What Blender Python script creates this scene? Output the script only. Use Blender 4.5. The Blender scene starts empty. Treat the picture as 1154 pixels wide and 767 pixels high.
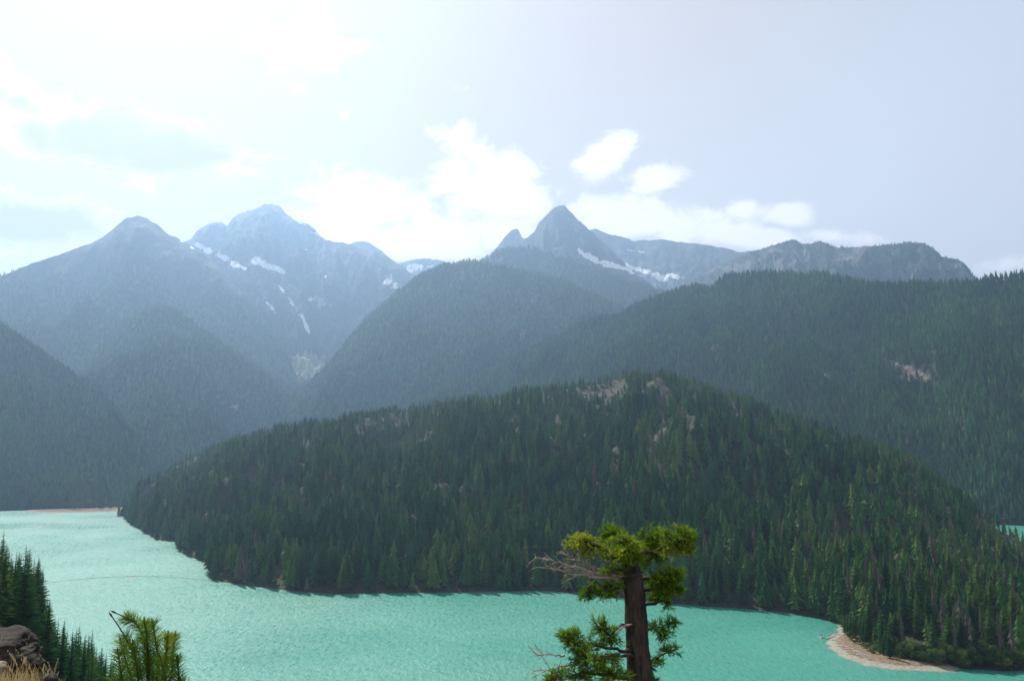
import bpy, math, random
import numpy as np
from mathutils import Vector, Matrix

random.seed(7)
RS = np.random.RandomState(11)
SC = bpy.context.scene
COL = SC.collection
R = math.radians

# ------------------------------------------------------------------ camera
W0, H0 = 1154.0, 767.0
F = 900.0
PITCH = math.atan((514 - H0 / 2) / F)
CAMZ = 140.0
cam_d = bpy.data.cameras.new('camera')
cam_d.sensor_width = 36.0
cam_d.lens = 36.0 * F / W0
cam_d.clip_start = 0.2
cam_d.clip_end = 60000
cam = bpy.data.objects.new('camera', cam_d)
cam.location = (0, 0, CAMZ)
cam.rotation_euler = (math.pi / 2 + PITCH, 0, 0)
COL.objects.link(cam)
SC.camera = cam

# ------------------------------------------------------------------ light
SUN_EL, SUN_AZ = R(47.0), R(-28.0)          # azimuth measured from +Y towards +X
world = bpy.data.worlds.new('World')
SC.world = world
world.use_nodes = True
WN, WL = world.node_tree.nodes, world.node_tree.links
WN.clear()
sun_d = bpy.data.lights.new('sun', 'SUN')
sun_d.energy = 5.0
sun_d.angle = R(0.55)
sun_d.color = (1.0, 0.95, 0.87)
sun = bpy.data.objects.new('sun', sun_d)
_d = Vector((math.sin(SUN_AZ) * math.cos(SUN_EL), math.cos(SUN_AZ) * math.cos(SUN_EL), math.sin(SUN_EL)))
sun.rotation_euler = _d.to_track_quat('Z', 'Y').to_euler()
COL.objects.link(sun)

SC.view_settings.view_transform = 'Standard'
SC.view_settings.look = 'None'
SC.view_settings.gamma = 1
SC.view_settings.use_curve_mapping = False
SC.view_settings.exposure = 0.85
SC.render.engine = 'CYCLES'
SC.cycles.use_denoising = True
SC.cycles.max_bounces = 5
SC.cycles.diffuse_bounces = 2
SC.cycles.glossy_bounces = 2
SC.cycles.transmission_bounces = 2
SC.cycles.transparent_max_bounces = 4
SC.cycles.volume_bounces = 0
SC.cycles.caustics_reflective = False
SC.cycles.caustics_refractive = False
SKY_STRENGTH = 0.066
HAZE_DENSITY = 0.000088

CP, SP = math.cos(PITCH), math.sin(PITCH)

def ray(x, y):
    dx, dz = (x - W0 / 2) / F, (H0 / 2 - y) / F
    return dx, CP - dz * SP, SP + dz * CP

def az_el(x, y):
    a, b, c = ray(x, y)
    return math.atan2(a, b), c / math.hypot(a, b)        # azimuth, slope per horizontal metre

def at(x, y, dist):
    """world point at pixel direction and horizontal distance"""
    a, t = az_el(x, y)
    return Vector((dist * math.sin(a), dist * math.cos(a), CAMZ + dist * t))

def on_plane(x, y, z=0.0):
    a, t = az_el(x, y)
    return at(x, y, (z - CAMZ) / t)

def project(P):
    x, y, z = P[..., 0], P[..., 1], P[..., 2] - CAMZ
    d = y * CP + z * SP
    d = np.where(d < 0.01, 0.01, d)
    v = -y * SP + z * CP
    return W0 / 2 + F * x / d, H0 / 2 - F * v / d

# ------------------------------------------------------------------ numpy noise
_perm = np.random.RandomState(3).permutation(256)
_perm = np.concatenate([_perm, _perm, _perm])
_g = np.random.RandomState(4).rand(256) * 2 * np.pi
_gx, _gy = np.cos(_g), np.sin(_g)

def pn(x, y, seed=0):
    x = x + seed * 37.13; y = y + seed * 91.7
    xi, yi = np.floor(x).astype(int), np.floor(y).astype(int)
    xf, yf = x - xi, y - yi
    xi &= 255; yi &= 255
    u, v = xf * xf * xf * (xf * (xf * 6 - 15) + 10), yf * yf * yf * (yf * (yf * 6 - 15) + 10)
    def g(ix, iy, fx, fy):
        h = _perm[_perm[ix & 255] + (iy & 255)]
        return _gx[h] * fx + _gy[h] * fy
    a = g(xi, yi, xf, yf); b = g(xi + 1, yi, xf - 1, yf)
    c = g(xi, yi + 1, xf, yf - 1); d = g(xi + 1, yi + 1, xf - 1, yf - 1)
    return ((a + u * (b - a)) + v * ((c + u * (d - c)) - (a + u * (b - a)))) * 1.5

def fbm(x, y, oc=4, seed=0, gain=0.5):
    s, a = 0, 1.0
    for i in range(oc):
        s = s + a * pn(x, y, seed + i); x = x * 2.03; y = y * 2.03; a *= gain
    return s

def ridged(x, y, oc=4, seed=0, gain=0.5):
    s, a = 0, 1.0
    for i in range(oc):
        s = s + a * (1 - 2 * np.abs(pn(x, y, seed + i))); x = x * 2.07; y = y * 2.07; a *= gain
    return s

def sstep(a, b, x):
    t = np.clip((x - a) / (b - a), 0, 1)
    return t * t * (3 - 2 * t)

# ------------------------------------------------------------------ mesh helpers
def mesh_np(name, V, faces, mats, mat_idx=None, smooth=False, attrs=None, parent=None, link=True):
    """faces: one (N,k) array or a list of such arrays"""
    if not isinstance(faces, (list, tuple)):
        faces = [faces]
    faces = [np.asarray(f, dtype=np.int32) for f in faces if len(f)]
    me = bpy.data.meshes.new(name)
    V = np.asarray(V, dtype=np.float32)
    nl = sum(f.size for f in faces); npoly = sum(len(f) for f in faces)
    me.vertices.add(len(V)); me.loops.add(nl); me.polygons.add(npoly)
    me.vertices.foreach_set('co', V.ravel())
    me.loops.foreach_set('vertex_index', np.concatenate([f.ravel() for f in faces]))
    starts, s = [], 0
    for f in faces:
        k = f.shape[1]
        starts.append(s + np.arange(len(f)) * k); s += f.size
    me.polygons.foreach_set('loop_start', np.concatenate(starts).astype(np.int32))
    if mat_idx is not None:
        me.polygons.foreach_set('material_index', np.asarray(mat_idx, dtype=np.int32))
    me.polygons.foreach_set('use_smooth', np.full(npoly, smooth, dtype=bool))
    me.update(calc_edges=True)
    for k, v in (attrs or {}).items():
        at_ = me.attributes.new(k, 'FLOAT', 'POINT')
        at_.data.foreach_set('value', np.asarray(v, dtype=np.float32).ravel())
    for m in (mats if isinstance(mats, (list, tuple)) else [mats]):
        me.materials.append(m)
    o = bpy.data.objects.new(name, me)
    if link:
        COL.objects.link(o)
    if parent is not None:
        o.parent = parent
    return o

def tag(o, label=None, cat=None, group=None, kind=None):
    if label: o['label'] = label
    if cat: o['category'] = cat
    if group: o['group'] = group
    if kind: o['kind'] = kind
    return o

def empty(name, loc=(0, 0, 0), rz=0):
    o = bpy.data.objects.new(name, None)
    o.empty_display_size = 0.5
    o.location = loc; o.rotation_euler = (0, 0, rz)
    COL.objects.link(o)
    return o

def copy_tree(o, parent=None):
    c = o.copy(); COL.objects.link(c); c.parent = parent
    for ch in list(o.children):
        copy_tree(ch, c)
    return c

class MB:
    def __init__(self): self.v, self.f = [], []
    def add(self, vs, fs):
        n = len(self.v); self.v += [tuple(p) for p in vs]
        self.f += [tuple(i + n for i in f) for f in fs]
    def tube(self, pts, rad, n=6, cap=True):
        pts = [Vector(p) for p in pts]
        if not hasattr(rad, '__len__'): rad = [rad] * len(pts)
        rings = []; up = Vector((0.13, 0.2, 0.97))
        base = len(self.v)
        for i, p in enumerate(pts):
            t = (pts[min(i + 1, len(pts) - 1)] - pts[max(i - 1, 0)]).normalized()
            a = t.cross(up)
            if a.length < 0.05: a = t.cross(Vector((1, 0, 0)))
            a.normalize(); b = t.cross(a)
            for k in range(n):
                an = 2 * math.pi * k / n
                self.v.append(tuple(p + (a * math.cos(an) + b * math.sin(an)) * rad[i]))
        for i in range(len(pts) - 1):
            for k in range(n):
                k2 = (k + 1) % n
                self.f.append((base + i * n + k, base + i * n + k2, base + (i + 1) * n + k2, base + (i + 1) * n + k))
        if cap:
            self.f.append(tuple(base + k for k in range(n))[::-1])
            self.f.append(tuple(base + (len(pts) - 1) * n + k for k in range(n)))
    def box(self, c, s, rz=0, taper=1.0):
        cx, cy, cz = c; x, y, z = s[0] / 2, s[1] / 2, s[2] / 2
        vs = []
        for dz, t in ((-z, 1.0), (z, taper)):
            for dx, dy in ((-x, -y), (x, -y), (x, y), (-x, y)):
                px, py = dx * t, dy * t
                vs.append((cx + px * math.cos(rz) - py * math.sin(rz), cy + px * math.sin(rz) + py * math.cos(rz), cz + dz))
        self.add(vs, [(3, 2, 1, 0), (4, 5, 6, 7), (0, 1, 5, 4), (1, 2, 6, 5), (2, 3, 7, 6), (3, 0, 4, 7)])
    def build(self, name, mat, parent=None, smooth=False, link=True):
        me = bpy.data.meshes.new(name)
        me.from_pydata(self.v, [], self.f)
        me.materials.append(mat)
        if smooth:
            me.polygons.foreach_set('use_smooth', [True] * len(me.polygons))
        me.update()
        o = bpy.data.objects.new(name, me)
        if link: COL.objects.link(o)
        if parent is not None: o.parent = parent
        return o

# ------------------------------------------------------------------ node helpers
class NT:
    def __init__(self, tree): self.t = tree; self.n = tree.nodes; self.l = tree.links
    def new(self, typ, **kw):
        n = self.n.new(typ)
        for k, v in kw.items():
            setattr(n, k, v)
        return n
    def link(self, a, b): self.l.new(a, b)
    def put(self, sock, v):
        if isinstance(v, bpy.types.NodeSocket): self.l.new(v, sock)
        else: sock.default_value = v
    def math(self, op, a, b=0.0, c=None, clamp=False):
        n = self.n.new('ShaderNodeMath'); n.operation = op; n.use_clamp = clamp
        self.put(n.inputs[0], a); self.put(n.inputs[1], b)
        if c is not None: self.put(n.inputs[2], c)
        return n.outputs[0]
    def mix(self, f, a, b, mode='MIX'):
        n = self.n.new('ShaderNodeMix'); n.data_type = 'RGBA'; n.blend_type = mode
        self.put(n.inputs[0], f); self.put(n.inputs[6], a); self.put(n.inputs[7], b)
        return n.outputs[2]
    def noise(self, scale, detail=4, rough=0.55, vec=None, dist=0.0):
        n = self.n.new('ShaderNodeTexNoise')
        n.inputs['Scale'].default_value = scale; n.inputs['Detail'].default_value = detail
        n.inputs['Roughness'].default_value = rough; n.inputs['Distortion'].default_value = dist
        if vec is not None: self.l.new(vec, n.inputs['Vector'])
        return n.outputs['Fac']
    def mrange(self, v, a, b, c=0.0, d=1.0, smooth=False):
        n = self.n.new('ShaderNodeMapRange')
        if smooth: n.interpolation_type = 'SMOOTHSTEP'
        self.put(n.inputs[0], v)
        for i, q in enumerate((a, b, c, d)): self.put(n.inputs[i + 1], q)
        return n.outputs[0]
    def ramp(self, fac, stops):
        n = self.n.new('ShaderNodeValToRGB')
        el = n.color_ramp.elements
        while len(el) < len(stops): el.new(0.5)
        for e, (p, c) in zip(el, stops):
            e.position = p; e.color = (*c, 1)
        self.put(n.inputs[0], fac)
        return n.outputs[0]

def C4(c): return (c[0], c[1], c[2], 1.0)

def new_mat(name):
    m = bpy.data.materials.new(name); m.use_nodes = True
    m.node_tree.nodes.clear()
    return m, NT(m.node_tree)

def principled(nt, col, rough=0.9, spec=0.2, normal=None):
    b = nt.new('ShaderNodeBsdfPrincipled')
    nt.put(b.inputs['Base Color'], C4(col) if isinstance(col, tuple) and len(col) == 3 else col)
    nt.put(b.inputs['Roughness'], rough)
    b.inputs['Specular IOR Level'].default_value = spec
    if normal is not None: nt.link(normal, b.inputs['Normal'])
    return b.outputs[0]

def out(nt, s):
    o = nt.new('ShaderNodeOutputMaterial'); nt.link(s, o.inputs['Surface'])

def geo_pos(nt): return nt.new('ShaderNodeNewGeometry').outputs['Position']
def obj_pos(nt): return nt.new('ShaderNodeTexCoord').outputs['Object']

def attr(nt, name):
    n = nt.new('ShaderNodeAttribute'); n.attribute_name = name
    return n.outputs['Fac']

def bump(nt, h, strength=0.5, dist=1.0):
    n = nt.new('ShaderNodeBump')
    n.inputs['Strength'].default_value = strength; n.inputs['Distance'].default_value = dist
    nt.link(h, n.inputs['Height'])
    return n.outputs[0]

# ------------------------------------------------------------------ world: sky and clouds
def build_world():
    nt = NT(world.node_tree)
    sky = nt.new('ShaderNodeTexSky'); sky.sky_type = 'NISHITA'
    sky.sun_disc = False; sky.sun_elevation = SUN_EL; sky.sun_rotation = SUN_AZ
    sky.altitude = 500; sky.air_density = 1.0; sky.dust_density = 0.4; sky.ozone_density = 1.0
    tc = nt.new('ShaderNodeTexCoord').outputs['Generated']
    sep = nt.new('ShaderNodeSeparateXYZ'); nt.link(tc, sep.inputs[0])
    X, Y, Z = sep.outputs
    ysafe = nt.math('MAXIMUM', Y, 0.05)
    a = nt.math('DIVIDE', X, ysafe); b = nt.math('DIVIDE', Z, ysafe)
    comb = nt.new('ShaderNodeCombineXYZ')
    nt.put(comb.inputs[0], a); nt.put(comb.inputs[1], nt.math('MULTIPLY', b, 1.5)); comb.inputs[2].default_value = 3.3
    vec = comb.outputs[0]
    n1 = nt.noise(13.0, 9, 0.62, vec, 0.6)
    n2 = nt.noise(6.5, 7, 0.6, vec, 0.4)
    # cloud banks as soft ellipses in the plane of directions, broken up by noise
    banks = [(120, 158, 200, 48, 0.16, 1.15), (15, 112, 80, 34, 0.45, 1.0), (240, 175, 70, 22, .1, .7), (45, 256, 120, 42, 0.1, 1.15), (345, 48, 62, 55, 0.6, .75), (390, 128, 14, 12, 0, .3),
             (520, 200, 42, 78, -0.1, .9), (570, 215, 70, 55, .1, 1.0), (400, 235, 95, 50, 0.1, .9), (480, 268, 140, 34, 0, 1.0), (683, 178, 46, 24, -0.45, 1.0), (738, 201, 42, 17, 0.0, 1.0),
             (725, 250, 130, 30, 0.05, 1.0), (830, 264, 90, 17, 0.05, 1.0), (843, 233, 30, 16, -.1, 1.0), (893, 245, 34, 17, 0.0, 1.0), (940, 267, 50, 12, .1, .8), (1135, 299, 50, 12, -0.25, .75)]
    m = None
    for (cx, cy, rx, ry, ang, wgt) in banks:
        ra = ray(cx, cy); a0, b0 = ra[0] / ra[1], ra[2] / ra[1]
        sx, sy = rx / F, ry / F
        ca, sa = math.cos(ang), math.sin(ang)
        da = nt.math('SUBTRACT', a, a0); db = nt.math('SUBTRACT', b, b0)
        # image y is down, so a positive tilt goes down to the right
        u = nt.math('SUBTRACT', nt.math('MULTIPLY', da, ca / sx), nt.math('MULTIPLY', db, sa / sx))
        v = nt.math('ADD', nt.math('MULTIPLY', da, sa / sy), nt.math('MULTIPLY', db, ca / sy))
        d = nt.math('SQRT', nt.math('ADD', nt.math('MULTIPLY', u, u), nt.math('MULTIPLY', v, v)))
        q = nt.math('MULTIPLY', nt.math('SUBTRACT', 1.0, d), wgt)
        m = q if m is None else nt.math('MAXIMUM', m, q)
    m = nt.math('MAXIMUM', m, -1.0)
    nn = nt.math('MULTIPLY', nt.math('SUBTRACT', n1, 0.5), 3.3)
    dens = nt.math('ADD', nt.math('MULTIPLY', m, 1.15), nn)
    mask = nt.mrange(dens, -0.12, 0.62, 0, 1, True)
    front = nt.mrange(Y, 0.1, 0.25, 0, 1, True)
    # loose cloud elsewhere round the sky, seen only in reflections and as light
    n3 = nt.noise(2.2, 5, 0.6, tc)
    other = nt.math('MULTIPLY', nt.mrange(n3, 0.52, 0.68, 0, 0.7), nt.math('SUBTRACT', 1.0, front))
    mask = nt.math('ADD', nt.math('MULTIPLY', mask, front), other, clamp=True)
    # shaded undersides painted into the left clouds' colour where they are thick
    thick = nt.math('ADD', nt.math('MULTIPLY', m, 0.9), nt.math('MULTIPLY', nt.math('SUBTRACT', n2, 0.5), 2.4))
    bell = nt.mrange(thick, 0.1, 0.75, 0, 1, True)
    left = nt.mrange(a, -0.36, -0.24, 1, 0, True)
    bell = nt.math('MULTIPLY', bell, left)
    ccol = nt.mix(bell, (11.0, 10.4, 10.0, 1), (4.1, 2.9, 1.9, 1))
    hs = nt.new('ShaderNodeHueSaturation'); hs.inputs['Saturation'].default_value = 0.35; hs.inputs['Hue'].default_value = 0.508
    nt.link(sky.outputs[0], hs.inputs['Color'])
    dt = nt.new('ShaderNodeVectorMath'); dt.operation = 'DOT_PRODUCT'; nt.link(tc, dt.inputs[0]); dt.inputs[1].default_value = tuple(_d)
    aure = nt.mrange(dt.outputs['Value'], 0.60, 0.95, 0, 1, True)
    vc = nt.mix(aure, (5.5, 5.7, 6.3, 1), (5.3, 3.6, 2.2, 1))
    vc = nt.mix(nt.math('MULTIPLY', nt.mrange(Z, 0.10, 0.5, 1, 0), nt.math('SUBTRACT', 1.0, nt.math('MULTIPLY', aure, 0.7))), vc, nt.mix(1.0, vc, (2.9, 2.4, 1.6, 1), 'ADD'))
    veil = nt.mix(0.86, hs.outputs[0], vc)      # sun aureole, pale horizon and hazy tone painted into the sky colour
    col = nt.mix(nt.math('MULTIPLY', mask, 0.92), veil, ccol)
    bg = nt.new('ShaderNodeBackground'); nt.link(col, bg.inputs['Color']); bg.inputs['Strength'].default_value = SKY_STRENGTH
    o = nt.new('ShaderNodeOutputWorld'); nt.link(bg.outputs[0], o.inputs['Surface'])
build_world()

# ------------------------------------------------------------------ materials
def mat_terrain(name, soil, soil2, rockc, nscale, bumpd):
    m, nt = new_mat(name)
    p = geo_pos(nt)
    n = nt.noise(nscale, 6, 0.6, p)
    nb = nt.noise(nscale * 6, 5, 0.65, p)
    base = nt.mix(nt.mrange(n, 0.35, 0.65), C4(soil), C4(soil2))
    rk = nt.mix(nt.mrange(nb, 0.3, 0.7), C4(tuple(c * 0.62 for c in rockc)), C4(tuple(c * 1.2 for c in rockc)))
    rock = nt.math('ADD', attr(nt, 'rock'), nt.math('MULTIPLY', nt.math('SUBTRACT', nb, 0.5), 1.1))
    col = nt.mix(nt.mrange(rock, 0.38, 0.62, 0, 1, True), base, rk)
    meadow = nt.math('ADD', attr(nt, 'meadow'), nt.math('MULTIPLY', nt.math('SUBTRACT', nb, 0.5), 0.9))
    col = nt.mix(nt.mrange(meadow, 0.4, 0.6, 0, 1, True), col, (0.30, 0.34, 0.21, 1))
    snow = nt.math('ADD', attr(nt, 'snow'), nt.math('MULTIPLY', nt.math('SUBTRACT', nb, 0.5), 1.0))
    sm = nt.mrange(snow, 0.45, 0.55, 0, 1, True)
    col = nt.mix(sm, col, (0.82, 0.84, 0.86, 1))
    out(nt, principled(nt, col, 0.92, 0.15, bump(nt, nb, 0.8, bumpd)))
    return m

M_HILL = mat_terrain('forest_floor', (0.028, 0.036, 0.018), (0.045, 0.052, 0.026), (0.085, 0.080, 0.066), 0.03, 4.0)
M_RIDGE = mat_terrain('ridge_ground', (0.022, 0.034, 0.018), (0.035, 0.045, 0.024), (0.17, 0.145, 0.135), 0.012, 10.0)
M_PEAK = mat_terrain('peak_rock', (0.030, 0.040, 0.032), (0.055, 0.060, 0.055), (0.115, 0.115, 0.115), 0.010, 25.0)

def mat_foliage(name, dark, mid, light, grey=(0.12, 0.10, 0.085), use_attr=True, transl=0.3, nscale=0.3):
    m, nt = new_mat(name)
    if use_attr: t = attr(nt, 'tint')
    else:
        t = nt.math('MULTIPLY', nt.new('ShaderNodeObjectInfo').outputs['Random'], 0.92)
    n = nt.noise(nscale, 3, 0.6, geo_pos(nt))
    f = nt.math('ADD', t, nt.math('MULTIPLY', nt.math('SUBTRACT', n, 0.5), 0.35))
    col = nt.ramp(f, [(0.0, dark), (0.5, mid), (1.0, light)])
    if use_attr: col = nt.mix(nt.mrange(t, 0.94, 0.96), col, C4(grey))
    d = nt.new('ShaderNodeBsdfDiffuse'); nt.link(col, d.inputs[0])
    tr = nt.new('ShaderNodeBsdfTranslucent')
    nt.link(nt.mix(0.5, col, nt.mix(1.0, col, (1.0, 1.2, 0.5, 1), 'MULTIPLY')), tr.inputs[0])
    mx = nt.new('ShaderNodeMixShader'); mx.inputs[0].default_value = transl
    nt.link(d.outputs[0], mx.inputs[1]); nt.link(tr.outputs[0], mx.inputs[2])
    out(nt, mx.outputs[0])
    return m

M_CON = mat_foliage('conifer_foliage', (0.014, 0.058, 0.021), (0.042, 0.122, 0.034), (0.130, 0.185, 0.048))
M_CONFAR = mat_foliage('far_conifer_foliage', (0.012, 0.060, 0.026), (0.042, 0.128, 0.042), (0.105, 0.205, 0.052), nscale=0.02)
M_CONOBJ = mat_foliage('near_conifer_foliage', (0.016, 0.058, 0.020), (0.040, 0.108, 0.030), (0.100, 0.165, 0.040), use_attr=False, nscale=0.6)
M_BROAD = mat_foliage('broadleaf_foliage', (0.05, 0.09, 0.025), (0.08, 0.13, 0.035), (0.13, 0.18, 0.05), use_attr=False, transl=0.35, nscale=0.5)
M_FIRFOL = mat_foliage('fir_needles', (0.04, 0.10, 0.018), (0.115, 0.215, 0.024), (0.33, 0.36, 0.035), transl=0.45, nscale=3.0)
M_PINEFOL = mat_foliage('pine_needles', (0.026, 0.070, 0.012), (0.065, 0.140, 0.018), (0.20, 0.24, 0.03), transl=0.4, nscale=20.0)

def mat_simple(name, c1, c2, scale, rough=0.9, bd=None, stretch=None, spec=0.2):
    m, nt = new_mat(name)
    p = obj_pos(nt)
    if stretch:
        mp = nt.new('ShaderNodeMapping'); mp.inputs['Scale'].default_value = stretch
        nt.link(p, mp.inputs['Vector']); p = mp.outputs[0]
    n = nt.noise(scale, 6, 0.65, p)
    col = nt.mix(nt.mrange(n, 0.35, 0.65), C4(c1), C4(c2))
    out(nt, principled(nt, col, rough, spec, bump(nt, n, 0.9, bd) if bd else None))
    return m

M_BARK = mat_simple('bark', (0.035, 0.03, 0.025), (0.08, 0.068, 0.055), 3.0, 0.95, 0.3)
M_FIRBARK = mat_simple('fir_bark', (0.014, 0.0125, 0.012), (0.070, 0.060, 0.054), 9.0, 0.95, 0.06, (1.0, 1.0, 0.22))
M_DEAD = mat_simple('dead_wood', (0.16, 0.13, 0.11), (0.34, 0.29, 0.26), 8.0, 0.9)
M_SNAG = mat_simple('silvered_wood', (0.13, 0.115, 0.105), (0.25, 0.225, 0.21), 0.7, 0.9)
M_BOULDER = mat_simple('boulder_rock', (0.012, 0.010, 0.009), (0.042, 0.036, 0.030), 5.0, 0.95, 0.05)
M_DRYSOIL = mat_simple('dry_soil', (0.22, 0.17, 0.11), (0.33, 0.27, 0.19), 4.0, 0.95, 0.05)
M_GRAVEL = mat_simple('beach_gravel', (0.30, 0.27, 0.22), (0.46, 0.42, 0.35), 0.5, 0.95, 0.1)
M_DRIFT = mat_simple('driftwood', (0.38, 0.36, 0.33), (0.55, 0.52, 0.48), 1.0, 0.9)
M_WHITE = mat_simple('white_paint', (0.72, 0.72, 0.72), (0.8, 0.8, 0.8), 1.0, 0.4)
M_DARKPAINT = mat_simple('dark_paint', (0.03, 0.035, 0.045), (0.05, 0.055, 0.06), 1.0, 0.5)
M_PLANKS = mat_simple('weathered_planks', (0.18, 0.16, 0.14), (0.30, 0.27, 0.24), 2.0, 0.9)
M_BUOY = mat_simple('orange_plastic', (0.6, 0.13, 0.05), (0.5, 0.1, 0.05), 2.0, 0.5)
M_GRASS = mat_simple('dry_grass', (0.42, 0.33, 0.16), (0.62, 0.52, 0.30), 20.0, 0.8)
M_CLIFF = M_BOULDER

def mat_ground():
    m, nt = new_mat('hillside_ground')
    p = geo_pos(nt)
    n = nt.noise(0.3, 6, 0.6, p); nb = nt.noise(3.0, 6, 0.65, p)
    far = nt.mix(nt.mrange(n, 0.4, 0.6), (0.05, 0.05, 0.028, 1), (0.09, 0.075, 0.045, 1))
    nearc = nt.mix(nt.mrange(nb, 0.35, 0.65), (0.20, 0.155, 0.09, 1), (0.36, 0.29, 0.19, 1))
    col = nt.mix(nt.mrange(attr(nt, 'rock'), 0.3, 0.7), far, nearc)
    out(nt, principled(nt, col, 0.95, 0.1, bump(nt, nb, 0.6, 0.1)))
    return m
M_HILLSIDE = mat_ground()

def mat_water():
    m, nt = new_mat('glacial_water')
    p = geo_pos(nt)
    def mapped(sc, rot=0):
        mp = nt.new('ShaderNodeMapping'); mp.inputs['Scale'].default_value = sc; mp.inputs['Rotation'].default_value = (0, 0, rot)
        nt.link(p, mp.inputs['Vector']); return mp.outputs[0]
    broad = nt.noise(0.006, 4, 0.55, mapped((1, 0.7, 1), 0.3))
    w1 = nt.noise(0.30, 3, 0.6, mapped((1, 0.55, 1), 0.35))
    w2 = nt.noise(1.1, 3, 0.6, mapped((1, 0.6, 1), -0.3))
    calm = nt.mrange(nt.noise(0.0035, 4, 0.6, mapped((1, 1, 1))), 0.38, 0.62, 0.55, 1.1)
    w3 = nt.noise(1.0, 5, 0.7, mapped((0.22, 0.05, 1), 0.12))
    h = nt.math('ADD', nt.math('ADD', nt.math('MULTIPLY', w1, 1.0), nt.math('MULTIPLY', w2, 0.5)), nt.math('MULTIPLY', w3, 0.9))
    bn = nt.new('ShaderNodeBump'); bn.inputs['Distance'].default_value = 1.1
    nt.link(nt.math('MULTIPLY', calm, 0.9), bn.inputs['Strength']); nt.link(h, bn.inputs['Height'])
    col = nt.mix(nt.mrange(broad, 0.35, 0.65), (0.034, 0.190, 0.142, 1), (0.042, 0.225, 0.172, 1))
    b = nt.new('ShaderNodeBsdfPrincipled')
    nt.link(col, b.inputs['Base Color'])
    rn = nt.noise(0.32, 3, 0.75, mapped((1, 0.30, 1), 0.2))
    rp = nt.math('ADD', nt.math('MULTIPLY', nt.math('SUBTRACT', rn, 0.5), 1.7), nt.math('MULTIPLY', calm, 0.40))
    nt.link(nt.mrange(rp, 0.0, 0.8, 0.21, 0.53), b.inputs['Roughness'])
    b.inputs['IOR'].default_value = 1.33
    nt.link(bn.outputs[0], b.inputs['Normal'])
    out(nt, b.outputs[0])
    return m
M_WATER = mat_water()

# ------------------------------------------------------------------ setting: lake, lake bed
def sheet(name, x0, x1, y0, y1, z, mat, n=1):
    xs = np.linspace(x0, x1, n + 1); ys = np.linspace(y0, y1, n + 1)
    V = np.array([(x, y, z) for y in ys for x in xs])
    Fc = np.array([(j * (n + 1) + i, j * (n + 1) + i + 1, (j + 1) * (n + 1) + i + 1, (j + 1) * (n + 1) + i) for j in range(n) for i in range(n)])
    return mesh_np(name, V, Fc, mat)

lake = sheet('lake', -9000, 9000, -1500, 11500, 0.0, M_WATER)
tag(lake, 'turquoise milky glacial lake with sun glitter on its left half', 'lake', kind='structure')
bed = sheet('ground', -9500, 9500, -1800, 12000, -12.0, M_GRAVEL)
tag(bed, 'pale ground under the lake', 'ground', kind='structure')

# ------------------------------------------------------------------ layered terrain
def interp(tab, x, k):
    xs = [t[0] for t in tab]; ys = [t[k] for t in tab]
    return np.interp(x, xs, ys)

def mask_ellipses(px, py, ells, nz):
    m = np.zeros_like(px)
    for e in ells:
        cx, cy, rx, ry = e[:4]; ang = e[4] if len(e) > 4 else 0; w = e[5] if len(e) > 5 else 1.0
        ca, sa = math.cos(ang), math.sin(ang)
        u = ((px - cx) * ca + (py - cy) * sa) / rx; v = (-(px - cx) * sa + (py - cy) * ca) / ry
        q = (1.35 - np.sqrt(u * u + v * v) + nz * 0.5) * w
        m = np.maximum(m, np.clip(q, 0, 1))
    return m

class Layer: pass

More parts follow.
